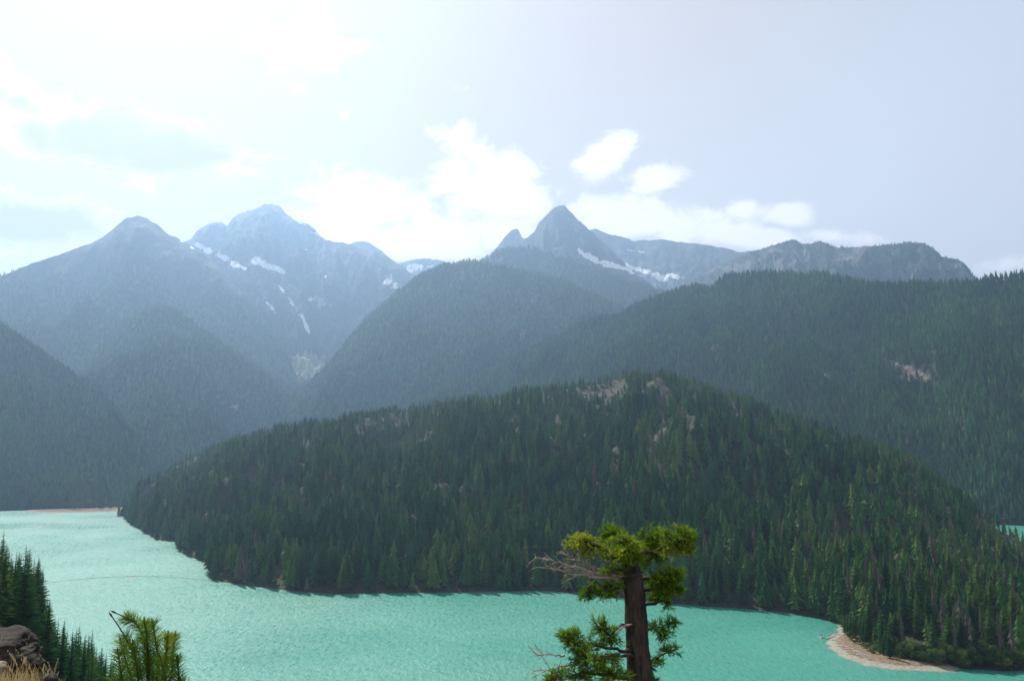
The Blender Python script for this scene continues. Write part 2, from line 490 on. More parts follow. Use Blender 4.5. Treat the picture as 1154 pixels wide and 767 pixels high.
def layer(name, crest, foot, mat, label, cat, nc=600, nr=180, prof=0.9, back=0.5, backdrop=0.8,
          big=(0, 300), mid=(0, 80), fine=(0, 20), crest_noise=(0, 6), rock=(), snow=(), meadow=(), rock_noise=None, flat=0.0, seed=0, carve=(), edge_taper=None, streak=0):
    """crest: (px, py, dist) of the ground's skyline; foot: (px, dist, z). Heights come out in metres on a polar grid of the valley."""
    x0, x1 = crest[0][0], crest[-1][0]
    px = np.linspace(x0, x1, nc)
    cy = interp(crest, px, 1) + crest_noise[0] * 0.55 * fbm(px / crest_noise[1], px * 0 + seed * 3.1, 4, seed, 0.5)
    # soften the polyline
    k = np.array([1, 2, 3, 2, 1]) / 9.0
    cy = np.convolve(np.pad(cy, 2, mode='edge'), k, 'valid')
    cr = interp(crest, px, 2)
    kk = max(3, nc // 40) | 1
    cr = np.convolve(np.pad(cr, kk // 2, mode='edge'), np.ones(kk) / kk, 'valid')
    fr = interp(foot, px, 1); fz = interp(foot, px, 2)
    # azimuth and slope of each crest pixel
    dx, dz = (px - W0 / 2) / F, (H0 / 2 - cy) / F
    yy = CP - dz * SP; hz = np.hypot(dx, yy)
    az = np.arctan2(dx, yy); zc = CAMZ + cr * (SP + dz * CP) / hz
    nb = int(nr * 0.3)
    t = np.concatenate([np.linspace(0, 1, nr), 1 + np.linspace(0, back, nb + 1)[1:]])[:, None]
    tf = np.clip(t, 0, 1)
    s = np.clip((tf - flat) / (1 - flat), 0, 1)
    pr = s ** prof
    z = fz + (zc - fz) * pr
    r = fr + (cr - fr) * t
    bk = np.clip(t - 1, 0, None) / back
    z = z - (zc - fz) * backdrop * (bk ** 1.25)
    X, Y = r * np.sin(az), r * np.cos(az)
    win = sstep(0.04, 0.45, s) * (1 - np.clip((t - 0.75) / 0.25, 0, 1) * 0.93)
    winf = sstep(0.0, 0.25, s) * (1 - np.clip((t - 0.8) / 0.2, 0, 1) * 0.85)
    if big[0]: z = z + win * big[0] * (ridged(X / big[1], Y / big[1] * 0.55, 3, seed + 5) - 0.9)
    if mid[0]: z = z + winf * mid[0] * (ridged(X / mid[1], Y / mid[1] * 0.6, 4, seed + 9) - 0.9)
    if fine[0]: z = z + winf * fine[0] * fbm(X / fine[1], Y / fine[1], 4, seed + 14, 0.6)
    P = np.stack([X, Y, z + 0 * X], -1)
    u, v = project(P)
    for (pts, width, depth) in carve:        # gullies: px polylines the slope is cut down along
        best = np.full(u.shape, 1e9)
        for (ax, ay), (bx, by) in zip(pts[:-1], pts[1:]):
            L2 = (bx - ax) ** 2 + (by - ay) ** 2
            tt = np.clip(((u - ax) * (bx - ax) + (v - ay) * (by - ay)) / L2, 0, 1)
            best = np.minimum(best, np.hypot(u - ax - tt * (bx - ax), v - ay - tt * (by - ay)))
        P[..., 2] -= depth * np.exp(-(best / width) ** 2) * sstep(0.12, 0.45, s)
    u, v = project(P)
    nz = fbm(X / 60 + 5, Y / 60, 4, seed + 21, 0.6) if cat == 'hill' else fbm(u / 9.0, v / 9.0, 4, seed + 21, 0.6)
    front = (t <= 1.03)
    rk = mask_ellipses(u, v, rock, nz) * front
    if rock_noise:
        rk = np.maximum(rk, np.clip(fbm(X / rock_noise[0], Y / rock_noise[0], 5, seed + 33, 0.6) * 1.3 + rock_noise[1], 0, 1))
    sn = mask_ellipses(u, v, snow, nz) * front
    md = mask_ellipses(u, v, meadow, nz) * front
    n_r, n_c = P.shape[:2]
    idx = np.arange(n_r * n_c).reshape(n_r, n_c)
    Fc = np.stack([idx[:-1, :-1], idx[:-1, 1:], idx[1:, 1:], idx[1:, :-1]], -1).reshape(-1, 4)
    o = mesh_np(name, P.reshape(-1, 3), Fc, mat, smooth=True, attrs={'rock': rk, 'snow': sn, 'meadow': md})
    tag(o, label, cat, kind='structure')
    L = Layer(); L.P, L.u, L.v, L.t, L.rk, L.sn, L.md = P, u, v, t, rk, sn, md
    L.obj = o
    return L

# near hill across the water
A_shore = [(112, 576), (133, 577), (150, 592), (168, 601), (180, 608), (204, 610), (207, 621), (222, 628), (241, 633), (245, 652), (262, 656), (290, 660),
           (340, 666), (380, 669), (450, 668), (520, 667), (600, 665), (650, 667), (700, 674), (780, 682), (840, 686), (880, 690), (915, 697), (934, 702), (948, 712), (968, 730),
           (1005, 744), (1040, 752), (1100, 757), (1154, 763), (1250, 775), (1400, 790)]
def shore_foot(tab, z=-3.0):
    res = []
    for (x, y) in tab:
        p = on_plane(x, y)
        res.append((x, math.hypot(p.x, p.y) - 4, z))
    return res
A_crest = [(112, 590, 2170), (131, 584, 2160), (137, 572, 2150), (160, 556, 2120), (200, 526, 2080), (245, 503, 2020), (300, 488, 1950), (400, 472, 1850), (500, 458, 1730), (560, 451, 1680),
           (600, 444, 1640), (640, 437, 1610), (700, 426, 1580), (740, 424, 1560), (780, 433, 1550), (830, 451, 1540), (900, 476, 1520), (950, 496, 1480), (1000, 509, 1440),
           (1030, 527, 1400), (1060, 550, 1350), (1100, 577, 1290), (1130, 600, 1250), (1154, 614, 1230), (1250, 632, 1200), (1400, 640, 1200)]
A_rock = [(675, 445, 26, 10, -.2, .6), (745, 470, 7, 38, -.1, .85), (735, 505, 9, 28, .1, .8), (560, 488, 80, 8, -.1, .42), (470, 498, 40, 8, -.2, .5), (225, 590, 16, 24, .7, .85),
          (240, 540, 6, 12, .6, .8), (293, 520, 6, 10, .3, .7), (310, 548, 8, 16, .5, .6), (860, 490, 60, 18, .4, .4), (985, 498, 18, 7, .5, .7), (600, 575, 25, 22, .8, .5), (660, 560, 20, 25, .2, .35),
          (1000, 735, 70, 14, 0.3, .3), (752, 540, 9, 30, -.1, .6)]
LA = layer('near_hill', A_crest, shore_foot(A_shore), M_HILL, 'dark forested hill rising from the far shore in the middle of the picture', 'hill',
           nc=900, nr=300, prof=0.82, back=0.5, big=(48, 300), mid=(14, 90), fine=(3.5, 18), crest_noise=(2.0, 40), rock=A_rock, rock_noise=(120, -0.85), seed=2,
           carve=[([(560, 660), (585, 600), (610, 560), (650, 520), (690, 480)], 16, 20), ([(400, 640), (450, 570), (480, 530)], 18, 14), ([(900, 660), (880, 590), (850, 540)], 18, 16), ([(330, 640), (300, 590), (330, 540)], 12, 10)])

# right-hand ridge behind it
B2 = [(330, 520, 3300), (420, 480, 3300), (500, 440, 3350), (560, 415, 3400), (620, 385, 3450), (660, 364, 3450), (700, 351, 3400), (740, 338, 3350), (780, 325, 3300), (830, 313, 3200), (870, 309, 3150),
      (920, 312, 3100), (960, 321, 3050), (1000, 322, 3000), (1060, 321, 2950), (1100, 319, 2900), (1154, 314, 2850), (1300, 305, 2800)]
LB2 = layer('right_ridge', B2, [(330, 2450, 10), (700, 2150, 5), (1050, 1980, -3), (1154, 1960, -3), (1300, 1950, -3)], M_RIDGE,
            'long forested ridge behind the near hill on the right, with a talus scar', 'ridge', nc=700, nr=240, prof=0.95, big=(120, 650), mid=(34, 200), fine=(5, 40), crest_noise=(2.0, 50),
            rock=[(1008, 411, 18, 5, .5, 1.0), (1030, 422, 26, 7.5, .38, 1.0), (1017, 425, 8, 7, .9, .8), (1000, 345, 16, 4, -.1, .35), (847, 420, 6, 4, 0, .4), (942, 425, 4, 5, 0, .6), (905, 350, 12, 3, .2, .3)],
            rock_noise=(300, -0.9), seed=31, carve=[([(760, 430), (790, 380), (800, 330)], 14, 40), ([(560, 440), (640, 400), (700, 350)], 12, 30), ([(1000, 480), (960, 420), (930, 350)], 16, 40)])
B1 = [(270, 560, 4100), (300, 490, 4150), (330, 448, 4200), (360, 422, 4250), (400, 376, 4350), (430, 346, 4400), (470, 314, 4450), (500, 300, 4500), (530, 295, 4500), (560, 297, 4500), (600, 306, 4480),
      (640, 320, 4450), (680, 338, 4400), (720, 360, 4350), (800, 400, 4300)]
LB1 = layer('domed_hill', B1, [(270, 3000, 20), (800, 3300, 60)], M_RIDGE, 'hazy dome-shaped forested hill left of the right ridge', 'hill',
            nc=500, nr=220, prof=0.9, big=(140, 800), mid=(36, 240), fine=(6, 50), crest_noise=(1.5, 40), rock_noise=(300, -0.75), seed=47)
C1 = [(500, 330, 5600), (540, 298, 5600), (560, 284, 5600), (578, 278, 5600), (600, 280, 5600), (625, 288, 5550), (660, 297, 5500), (700, 312, 5450), (740, 325, 5400), (800, 345, 5400), (860, 370, 5400)]
LC1 = layer('forested_shoulder', C1, [(500, 4700, 300), (860, 4600, 250)], M_RIDGE, 'blue forested shoulder below the pointed peak', 'hill', nc=400, nr=140, prof=0.95,
            big=(60, 600), mid=(25, 200), fine=(7, 50), crest_noise=(1.2, 30), rock_noise=(300, -.7), seed=53)
# the peaks
C2 = [(560, 296, 6500), (582, 278, 6500), (596, 266, 6500), (602, 261, 6500), (607, 250, 6500), (614, 244, 6500), (622, 236, 6500), (630, 232, 6500), (637, 232, 6500), (644, 238, 6500), (655, 249, 6500), (668, 262, 6500),
      (680, 273, 6480), (695, 287, 6450), (712, 306, 6400), (735, 322, 6350), (780, 345, 6300)]
snowC = [(668, 292, 14, 4, .5, 1), (690, 299, 18, 3.5, .3, 1), (715, 305, 15, 4, .2, 1), (655, 284, 9, 3, .6, .8)]
LC2 = layer('pointed_peak', C2, [(560, 4800, 500), (780, 4800, 400)], M_PEAK, 'steep pyramid-shaped rock peak right of centre on the skyline', 'mountain', nc=500, nr=200, prof=1.2, back=0.4,
            big=(90, 500), mid=(70, 180), fine=(12, 45), crest_noise=(2.2, 12), snow=snowC, rock_noise=(260, -0.15), seed=61)
C3 = [(530, 305, 7600), (548, 289, 7600), (560, 279, 7600), (570, 265, 7600), (577, 259, 7600), (584, 259, 7600), (588, 267, 7600), (594, 270, 7600), (610, 272, 7600), (640, 290, 7600)]
LC3 = layer('rock_spire', C3, [(530, 6800, 1200), (640, 6800, 1200)], M_PEAK, 'small pale rock spire on the skyline left of the pointed peak', 'mountain', nc=220, nr=90, prof=1.2,
            mid=(40, 180), fine=(14, 45), crest_noise=(2.5, 8), snow=[(570, 284, 7, 4, -.5, .8), (592, 276, 4, 6, 0, .8)], rock_noise=(250, 0.0), seed=67)
C4 = [(600, 275, 8200), (640, 262, 8200), (672, 258, 8200), (690, 264, 8200), (715, 271, 8200), (732, 271, 8200), (745, 269, 8200), (765, 272, 8200), (800, 276, 8200), (830, 283, 8150), (870, 282, 8100), (930, 290, 8100), (980, 300, 8100)]
LC4 = layer('back_ridge', C4, [(600, 5900, 700), (980, 5900, 700)], M_PEAK, 'pale blue rocky ridge behind the pointed peak with snow in its bowl', 'mountain', nc=500, nr=170, prof=1.35,
            big=(60, 600), mid=(45, 200), fine=(12, 50), crest_noise=(2.5, 20),
            snow=[(712, 301, 16, 3, .3, 1), (740, 310, 20, 3.5, .35, 1), (700, 306, 14, 4, .1, .9), (722, 284, 18, 2, .15, .6), (760, 312, 12, 3, .2, .9)],
            rock=[(750, 318, 60, 9, 0.0, 1), (720, 305, 34, 12, .2, .9), (830, 305, 60, 7, -.15, .9)], rock_noise=(260, -.2), seed=71)
C5 = [(760, 330, 6300), (800, 305, 6300), (830, 292, 6300), (850, 284, 6250), (870, 276, 6200), (882, 272, 6200), (895, 271, 6200), (905, 275, 6200), (914, 276, 6150), (924, 272, 6100), (932, 273, 6050), (945, 280, 6000), (968, 279, 5900),
      (990, 276, 5850), (1015, 274, 5800), (1040, 274, 5800), (1052, 279, 5750), (1062, 288, 5700), (1078, 293, 5650), (1090, 303, 5600), (1100, 314, 5550), (1130, 335, 5500)]
LC5 = layer('craggy_ridge', C5, [(760, 4600, 500), (1130, 4300, 400)], M_PEAK, 'craggy blue grey ridge at the right end of the skyline', 'mountain', nc=600, nr=200, prof=1.05,
            big=(150, 600), mid=(70, 220), fine=(12, 45), crest_noise=(1.2, 20),
            rock=[(880, 298, 32, 7, -.25, 1), (830, 301, 26, 5, -.15, 1), (905, 288, 12, 9, -.6, .9), (960, 290, 20, 5, .2, .6)], snow=[(735, 300, 6, 3, 0, .4)], rock_noise=(220, -.1), seed=83)

# left-hand mountains
D2 = [(160, 300, 7200), (200, 278, 7200), (215, 268, 7200), (222, 259, 7200), (236, 252, 7200), (250, 250, 7200), (256, 255, 7200), (262, 246, 7200), (272, 240, 7200), (284, 238, 7200), (292, 234, 7200), (300, 231, 7200), (314, 233, 7200), (322, 240, 7200),
      (335, 247, 7180), (350, 255, 7160), (362, 265, 7150), (378, 270, 7100), (400, 276, 7100), (420, 282, 7050), (440, 291, 7000), (450, 298, 6950), (480, 318, 6900), (520, 345, 6900)]
snowD2 = [(337, 249, 8, 2.2, .6, 1), (365, 266, 11, 2, .35, 1), (300, 299, 20, 3.2, .32, 1.0), (288, 294, 7, 3.5, .2, 1), (345, 281, 4, 2, 0, .5), (230, 280, 14, 2.6, .5, 1), (249, 289, 12, 2.6, .35, 1), (268, 299, 10, 3, .3, .9),
          (318, 326, 12, 2, .9, .7), (330, 342, 14, 2, 1.1, .7), (344, 366, 14, 2.4, 1.2, .75), (352, 338, 5, 2, .2, .7), (367, 312, 4, 1.5, 0, .6), (305, 345, 16, 2.5, .9, .5), (372, 354, 10, 3, .5, .4), (440, 318, 12, 6, .5, .6)]
LD2 = layer('snowy_peak', D2, [(160, 4200, 250), (360, 4200, 150), (520, 4200, 300)], M_PEAK, 'highest hazy blue peak on the left skyline with snowfields', 'mountain', nc=600, nr=280, prof=1.12, back=0.4,
            big=(190, 700), mid=(95, 240), fine=(18, 50), crest_noise=(2.0, 13), snow=[(e[0], e[1], e[2] * 1.1, e[3] * 1.4) + tuple(e[4:]) for e in snowD2], rock=[(330, 335, 40, 14, .9, .75), (300, 330, 30, 10, .8, .6), (270, 305, 26, 7, .5, .8)],
            meadow=[(346, 411, 20, 13, -.2, 1.6), (362, 340, 16, 8, .3, .55)], rock_noise=(300, -.25), seed=91)
D5 = [(380, 290, 8600), (395, 273, 8600), (405, 271, 8600), (418, 274, 8600), (432, 285, 8600), (448, 297, 8600), (456, 296, 8600), (464, 292, 8600), (492, 292, 8600), (505, 297, 8600), (520, 300, 8600), (560, 310, 8600)]
LD5 = layer('distant_peaks', D5, [(380, 7200, 900), (560, 7200, 900)], M_PEAK, 'palest distant low peaks in the gap between the left peak and the domed hill', 'mountain', nc=300, nr=90, prof=1.2,
            mid=(45, 200), fine=(12, 50), crest_noise=(2.0, 12), snow=[(452, 310, 20, 4, -.5, .8), (470, 300, 18, 4, 0, .7), (430, 300, 10, 3, .4, .7), (446, 322, 10, 6, -.6, .7)], rock=[(460, 310, 40, 14, 0, .8)], rock_noise=(250, 0), seed=97)
D1 = [(-250, 340, 5600), (-100, 325, 5600), (0, 311, 5600), (25, 300, 5600), (50, 292, 5600), (80, 281, 5600), (102, 276, 5600), (118, 266, 5600), (132, 254, 5600), (143, 246, 5600), (155, 242, 5600), (165, 246, 5600), (176, 252, 5600), (188, 262, 5600), (200, 269, 5600),
      (212, 275, 5600), (222, 282, 5600), (245, 300, 5500), (262, 318, 5450), (285, 345, 5350), (305, 372, 5250), (322, 398, 5150), (332, 425, 5050), (342, 460, 4900), (360, 500, 4800)]
LD1 = layer('left_peak', D1, [(-250, 3900, 300), (360, 3900, 60)], M_PEAK, 'broad hazy blue peak at the left with a rounded summit', 'mountain', nc=600, nr=240, prof=1.05, back=0.4,
            big=(170, 800), mid=(60, 260), fine=(10, 50), crest_noise=(1.5, 18), snow=[(216, 279, 5, 2, .5, .8), (205, 272, 4, 1.5, .5, .6)], rock=[(70, 330, 3, 22, .1, .5), (95, 320, 4, 18, .5, .45)], rock_noise=(300, -.8), seed=101)
D1b = [(-20, 520, 4200), (40, 480, 4250), (90, 430, 4300), (120, 395, 4320), (145, 366, 4320), (165, 353, 4320), (182, 349, 4320), (200, 354, 4300), (225, 372, 4280), (260, 396, 4250), (300, 425, 4200), (325, 448, 4150), (345, 475, 4100), (370, 510, 4050)]
LD1b = layer('forested_buttress', D1b, [(-20, 2700, 10), (370, 2900, 10)], M_RIDGE, 'forested buttress in front of the left peak', 'hill', nc=450, nr=220, prof=0.95,
             big=(120, 550), mid=(36, 200), fine=(6, 40), crest_noise=(2.0, 25), rock_noise=(300, -.75), seed=107)
D3 = [(-250, 240, 3300), (-100, 318, 3300), (0, 372, 3300), (30, 391, 3300), (60, 412, 3280), (90, 430, 3250), (115, 447, 3200), (135, 470, 3150), (150, 500, 3050), (165, 530, 2950), (200, 560, 2800), (260, 570, 2700), (330, 575, 2700)]
D3_foot = []
for (x, y) in [(-250, 585), (-100, 581), (0, 578), (30, 576), (75, 575), (130, 573), (180, 570), (330, 566)]:
    p = on_plane(x, y); D3_foot.append((x, math.hypot(p.x, p.y), -1.5))
LD3 = layer('left_hill', D3, D3_foot, M_RIDGE, 'forested slope coming down to the lake at the far left', 'hill', nc=500, nr=240, prof=1.2, flat=0.07,
            big=(100, 500), mid=(32, 180), fine=(4, 40), crest_noise=(2.0, 25), rock_noise=(300, -.8), seed=113)

# the camera's own hillside, falling to the lake; its left part carries the near conifers
E_tab = [(-180, 200, 138), (-120, 330, 90), (-80, 420, 75)]      # azimuth degrees beyond the frame, crest distance, crest height
def build_hillside():
    tab = []
    for (x, y, d) in [(-250, 600, 420), (-80, 632, 470), (0, 652, 500), (25, 668, 510), (42, 690, 530), (54, 716, 540), (66, 742, 500), (85, 760, 430), (100, 776, 400), (130, 806, 370), (170, 860, 330)]:
        a, t = az_el(x, y); tab.append((a, d, CAMZ + d * t))
    tab += [(az_el(230, 700)[0], 300, -10), (0.0, 290, -12), (0.7, 300, -12), (1.3, 340, -12), (2.0, 300, 60), (math.pi, 250, 150)]
    tab = [(-math.pi, 250, 150), (-2.0, 300, 130), (-1.2, 400, 90)] + tab
    az = np.linspace(-math.pi, math.pi, 721)
    aa = np.array([q[0] for q in tab]); rc = np.interp(az, aa, [q[1] for q in tab]); zc = np.interp(az, aa, [q[2] for q in tab])
    rr = np.concatenate([[0.0], np.geomspace(0.6, 1.0 * 60, 120), ])
    s2 = np.linspace(0, 1, 90)[1:]
    s3 = 1 + np.linspace(0, 0.6, 20)[1:]
    rows = []
    for r0 in rr: rows.append(np.full_like(az, r0))
    for s_ in np.concatenate([s2, s3]): rows.append(60 + (rc - 60) * s_)
    r = np.array(rows); 
    s = np.clip((r - 4) / (rc - 4), 0, 1)
    z = 138.3 - (138.3 - zc) * s ** 0.6
    over = np.clip(r - rc, 0, None)
    z = z - over * 0.75 * (np.abs(az) < 1.6)
    X, Y = r * np.sin(az), r * np.cos(az)
    z = z + np.clip((r - 20) / 60, 0, 1) * 5 * fbm(X / 60, Y / 60, 4, 5) + np.clip(r / 10, 0, 1) * 0.12 * fbm(X / 2.5, Y / 2.5, 4, 7)
    # grassy knoll at the lower left of the view
    kx, ky = X + 4.6, Y - 5.8
    k = 138.17 + 0.04 * fbm(X * 1.3, Y * 1.3, 3, 9) - np.clip(np.hypot(kx * 0.6, ky) - 1.6, 0, None) * 1.2 - np.clip(X + 4.55, 0, None) * 0.25 - np.clip(X + 4.05, 0, None) * 1.2
    kn = sstep(0.0, 0.3, k - z)
    z = np.maximum(z, k)
    V = np.stack([X, Y, z], -1)
    n_r, n_c = V.shape[:2]
    idx = np.arange(n_r * n_c).reshape(n_r, n_c)
    Fc = np.stack([idx[:-1, :-1], idx[:-1, 1:], idx[1:, 1:], idx[1:, :-1]], -1).reshape(-1, 4)
    o = mesh_np('hillside', V.reshape(-1, 3), Fc, M_HILLSIDE, smooth=True, attrs={'rock': np.where(r < 25, 1.0, 0.0)})
    tag(o, 'overlook slope falling to the lake below the camera, wooded at the left', 'hillside', kind='structure')
    L = Layer(); L.P = V; L.u, L.v = project(V); L.r = r; L.s = s; L.az = az; L.rows = r
    return L
LE = build_hillside()

def hillside_z(x, y):
    a = math.atan2(x, y); r = math.hypot(x, y)
    c = int(round((a + math.pi) / (2 * math.pi) * 720))
    return float(np.interp(r, LE.rows[:, c], LE.P[:, c, 2]))

# ------------------------------------------------------------------ tree templates
def lod_tree(tiers, k, seed, slim=0.17, trunk=True, lean=0.0):
    """unit-height crown of overlapping ragged skirts; returns verts, tris, is_trunk"""
    rs = np.random.RandomState(seed)
    V, T, mi = [], [], []
    z0 = 0.06 + rs.rand() * 0.06
    for i in range(tiers):
        f = i / tiers
        zt = z0 + (1 - z0) * (f + 1.75 / tiers); zt = min(zt, 1.0)
        zb = z0 + (1 - z0) * f - 0.02
        rad = slim * (1 - f) ** 0.85 * (0.8 + 0.4 * rs.rand()) + 0.012
        if i == 0: rad *= 0.8
        b = len(V)
        ox, oy = (rs.rand(2) - 0.5) * 0.02
        V.append((ox, oy, zt))
        ph = rs.rand() * 6.28
        for j in range(2 * k):
            an = ph + math.pi * j / k + (rs.rand() - .5) * 0.3
            q = (rad * (0.8 + 0.5 * rs.rand())) if j % 2 == 0 else rad * (0.35 + 0.25 * rs.rand())
            dz = (rs.rand() - 0.5) * 0.35 / tiers + (0.0 if j % 2 == 0 else 0.5 / tiers)
            V.append((ox + q * math.cos(an), oy + q * math.sin(an), zb + dz))
        for j in range(2 * k):
            T.append((b, b + 1 + j, b + 1 + (j + 1) % (2 * k))); mi.append(0)
    if trunk:
        b = len(V)
        for zz, q in ((-0.05, 0.014), (0.5, 0.008)):
            for j in range(3):
                V.append((q * math.cos(j * 2.1), q * math.sin(j * 2.1), zz))
        for j in range(3):
            j2 = (j + 1) % 3
            T.append((b + j, b + j2, b + 3 + j2)); T.append((b + j, b + 3 + j2, b + 3 + j)); mi += [1, 1]
    return np.array(V), np.array(T), np.array(mi)

def snag_template(seed):
    mb = MB(); rs = random.Random(seed)
    mb.tube([(0, 0, -0.05), (0.004, 0, 0.5), (0.0, 0.004, 1.0)], [0.013, 0.008, 0.002], 4)
    for i in range(16):
        z = 0.3 + 0.66 * i / 16; a = rs.random() * 6.28; l = 0.11 * (1 - z) + 0.03
        mb.tube([(0, 0, z), (l * math.cos(a), l * math.sin(a), z - 0.02)], [0.004, 0.0015], 3, False)
    V = np.array(mb.v); T = []
    for f in mb.f:
        for q in range(1, len(f) - 1): T.append((f[0], f[q], f[q + 1]))
    return V, np.array(T), np.ones(len(T), int)

def scatter_mesh(name, pos, hgt, wid, tint, tmpl, mats, label, cat):
    """one mesh holding every tree of a far wood"""
    n = len(pos); which = RS.randint(0, len(tmpl), n)
    snag = tint > 1.2
    Vs, Ts, Ms, Tn = [], [], [], []; off = 0
    for w, (V, T, mi) in enumerate(tmpl):
        sel = np.where(which == w)[0]
        if not len(sel): continue
        a = RS.rand(len(sel)) * 2 * np.pi; ca, sa = np.cos(a), np.sin(a)
        h = hgt[sel][:, None]; ww = (hgt[sel] * wid[sel])[:, None]
        x = V[None, :, 0] * ww; y = V[None, :, 1] * ww; z = V[None, :, 2] * h
        lx = (RS.rand(len(sel), 1) - .5) * 0.06; ly = (RS.rand(len(sel), 1) - .5) * 0.06
        Q = np.stack([x * ca[:, None] - y * sa[:, None] + lx * z, x * sa[:, None] + y * ca[:, None] + ly * z, z], -1) + pos[sel][:, None, :]
        Vs.append(Q.reshape(-1, 3))
        Ts.append((T[None] + (np.arange(len(sel)) * len(V))[:, None, None]).reshape(-1, 3) + off)
        Ms.append(np.tile(mi, len(sel))); Tn.append(np.repeat(tint[sel], len(V)))
        off += len(sel) * len(V)
    o = mesh_np(name, np.concatenate(Vs), np.concatenate(Ts), mats, np.concatenate(Ms), attrs={'tint': np.concatenate(Tn)})
    tag(o, label, cat, kind='stuff')
    return o

def sample_layer(L, n, dens=None, tmax=1.06, xr=(-60, 1215), yr=(-50, 800)):
    P = L.P
    c = 0.25 * (P[:-1, :-1] + P[1:, :-1] + P[:-1, 1:] + P[1:, 1:])
    e1 = P[1:, :-1] - P[:-1, :-1]; e2 = P[:-1, 1:] - P[:-1, :-1]
    ar = np.linalg.norm(np.cross(e1, e2), axis=-1)
    u, v = L.u[:-1, :-1], L.v[:-1, :-1]
    ok = (u > xr[0]) & (u < xr[1]) & (v > yr[0]) & (v < yr[1]) & (c[..., 2] > 0.25)
    if hasattr(L, 't'): ok &= (L.t[:-1] <= tmax)
    w = ar * ok
    if dens is not None: w = w * dens(L, c, u, v)
    w = w.ravel() / w.sum()
    k = RS.choice(w.size, n, p=w)
    i, j = np.unravel_index(k, c.shape[:2])
    a, b = RS.rand(n, 1), RS.rand(n, 1)
    pos = P[i, j] * (1 - a) * (1 - b) + P[i + 1, j] * a * (1 - b) + P[i, j + 1] * (1 - a) * b + P[i + 1, j + 1] * a * b
    return pos, u[i, j], v[i, j], i, j

LOD1 = [lod_tree(8, 5, s, 0.155 + 0.02 * (s % 3)) for s in range(6)]
LOD2 = [lod_tree(4, 4, s + 20, 0.18, False) for s in range(5)]
LOD3 = [lod_tree(3, 3, s + 40, 0.20, False) for s in range(4)]

# ---- near hill trees
def densA(L, c, u, v):
    rk = L.rk[:-1, :-1]
    d = np.clip(1.1 - rk * 1.0, 0.06, 1)
    d = d * np.clip(0.75 + 1.0 * fbm(c[..., 0] / 55, c[..., 1] / 55, 3, 77), 0.3, 1.6)
    d = np.where(L.t[:-1] < 0.22, np.maximum(d, 1.15), d)
    camp = np.exp(-(((u - 962) / 22) ** 2 + ((v - 722) / 9) ** 2))
    return d * (1 - 0.93 * camp)
posA, uA, vA, iA, jA = sample_layer(LA, 13500, densA)
distA = np.hypot(posA[:, 0], posA[:, 1])
rkA = LA.rk[iA, jA]
tA = LA.t[iA, 0]
hA = (25 + 10 * RS.rand(len(posA)) + 5 * fbm(posA[:, 0] / 90, posA[:, 1] / 90, 2, 13)) * (1 - 0.42 * sstep(0.5, 1.0, tA)) * (1 - 0.3 * rkA)
hA *= np.choose(RS.choice(4, len(hA), p=[.2, .15, .55, .1]), [0.5, 0.72, 1.0, 1.22])
wA = 0.9 + 0.55 * RS.rand(len(hA))
tintA = 0.38 + 0.24 * RS.randn(len(hA)) + 0.35 * fbm(posA[:, 0] / 120, posA[:, 1] / 120, 3, 15) + 0.12 * sstep(0.55, 1.0, tA)
tintA = tintA + 0.22 * sstep(860, 1000, uA) * sstep(560, 640, vA)
tintA = np.clip(tintA, 0, 0.9)
grey = RS.rand(len(hA)) < (0.035 + 0.32 * sstep(860, 960, uA) * sstep(585, 620, vA) * np.clip(0.6 + fbm(posA[:, 0] / 60, posA[:, 1] / 60, 2, 23), 0, 1) + 0.08 * sstep(.5, .8, tA))
tintA[grey] = 0.985; wA[grey] *= 0.55

# ---- near slope trees at the left
def densE(L, c, u, v):
    d = (L.s[:-1, :-1] > 0.42) & (L.s[:-1, :-1] <= 1.0) & (u > -70) & (u < 185)
    return d * 1.0 * np.clip(0.8 + 0.8 * fbm(c[..., 0] / 25, c[..., 1] / 25, 2, 71), 0.2, 1.3)
posE, uE, vE, _, _ = sample_layer(LE, 2600, densE, xr=(-70, 185), yr=(560, 1000))
hE = 20 + 10 * RS.rand(len(posE))
# keep treetops below the outline they have in the photograph
topE = np.stack([posE[:, 0], posE[:, 1], posE[:, 2] + hE], -1)
tu, tv = project(topE)
lim = np.interp(tu, [-70, 0, 6, 14, 30, 45, 56, 62, 75, 90, 103, 115, 130, 150, 185], [575, 594, 600, 616, 612, 622, 650, 692, 700, 704, 712, 722, 738, 762, 800])
dE = np.hypot(posE[:, 0], posE[:, 1])
hE = np.where(tv < lim, hE - (lim - tv + 7 * RS.rand(len(hE))) * dE / F, hE)
topE = np.stack([posE[:, 0], posE[:, 1], posE[:, 2] + hE], -1); tu, tv = project(topE)
keep = (hE > 11) & (tv < 790)
# spacing
order = np.argsort(np.hypot(posE[:, 0], posE[:, 1])); chosen = []
for q in order:
    if not keep[q]: continue
    if all((posE[q, 0] - posE[c_, 0]) ** 2 + (posE[q, 1] - posE[c_, 1]) ** 2 > 14 for c_ in chosen): chosen.append(q)
posE, hE = posE[chosen], hE[chosen]

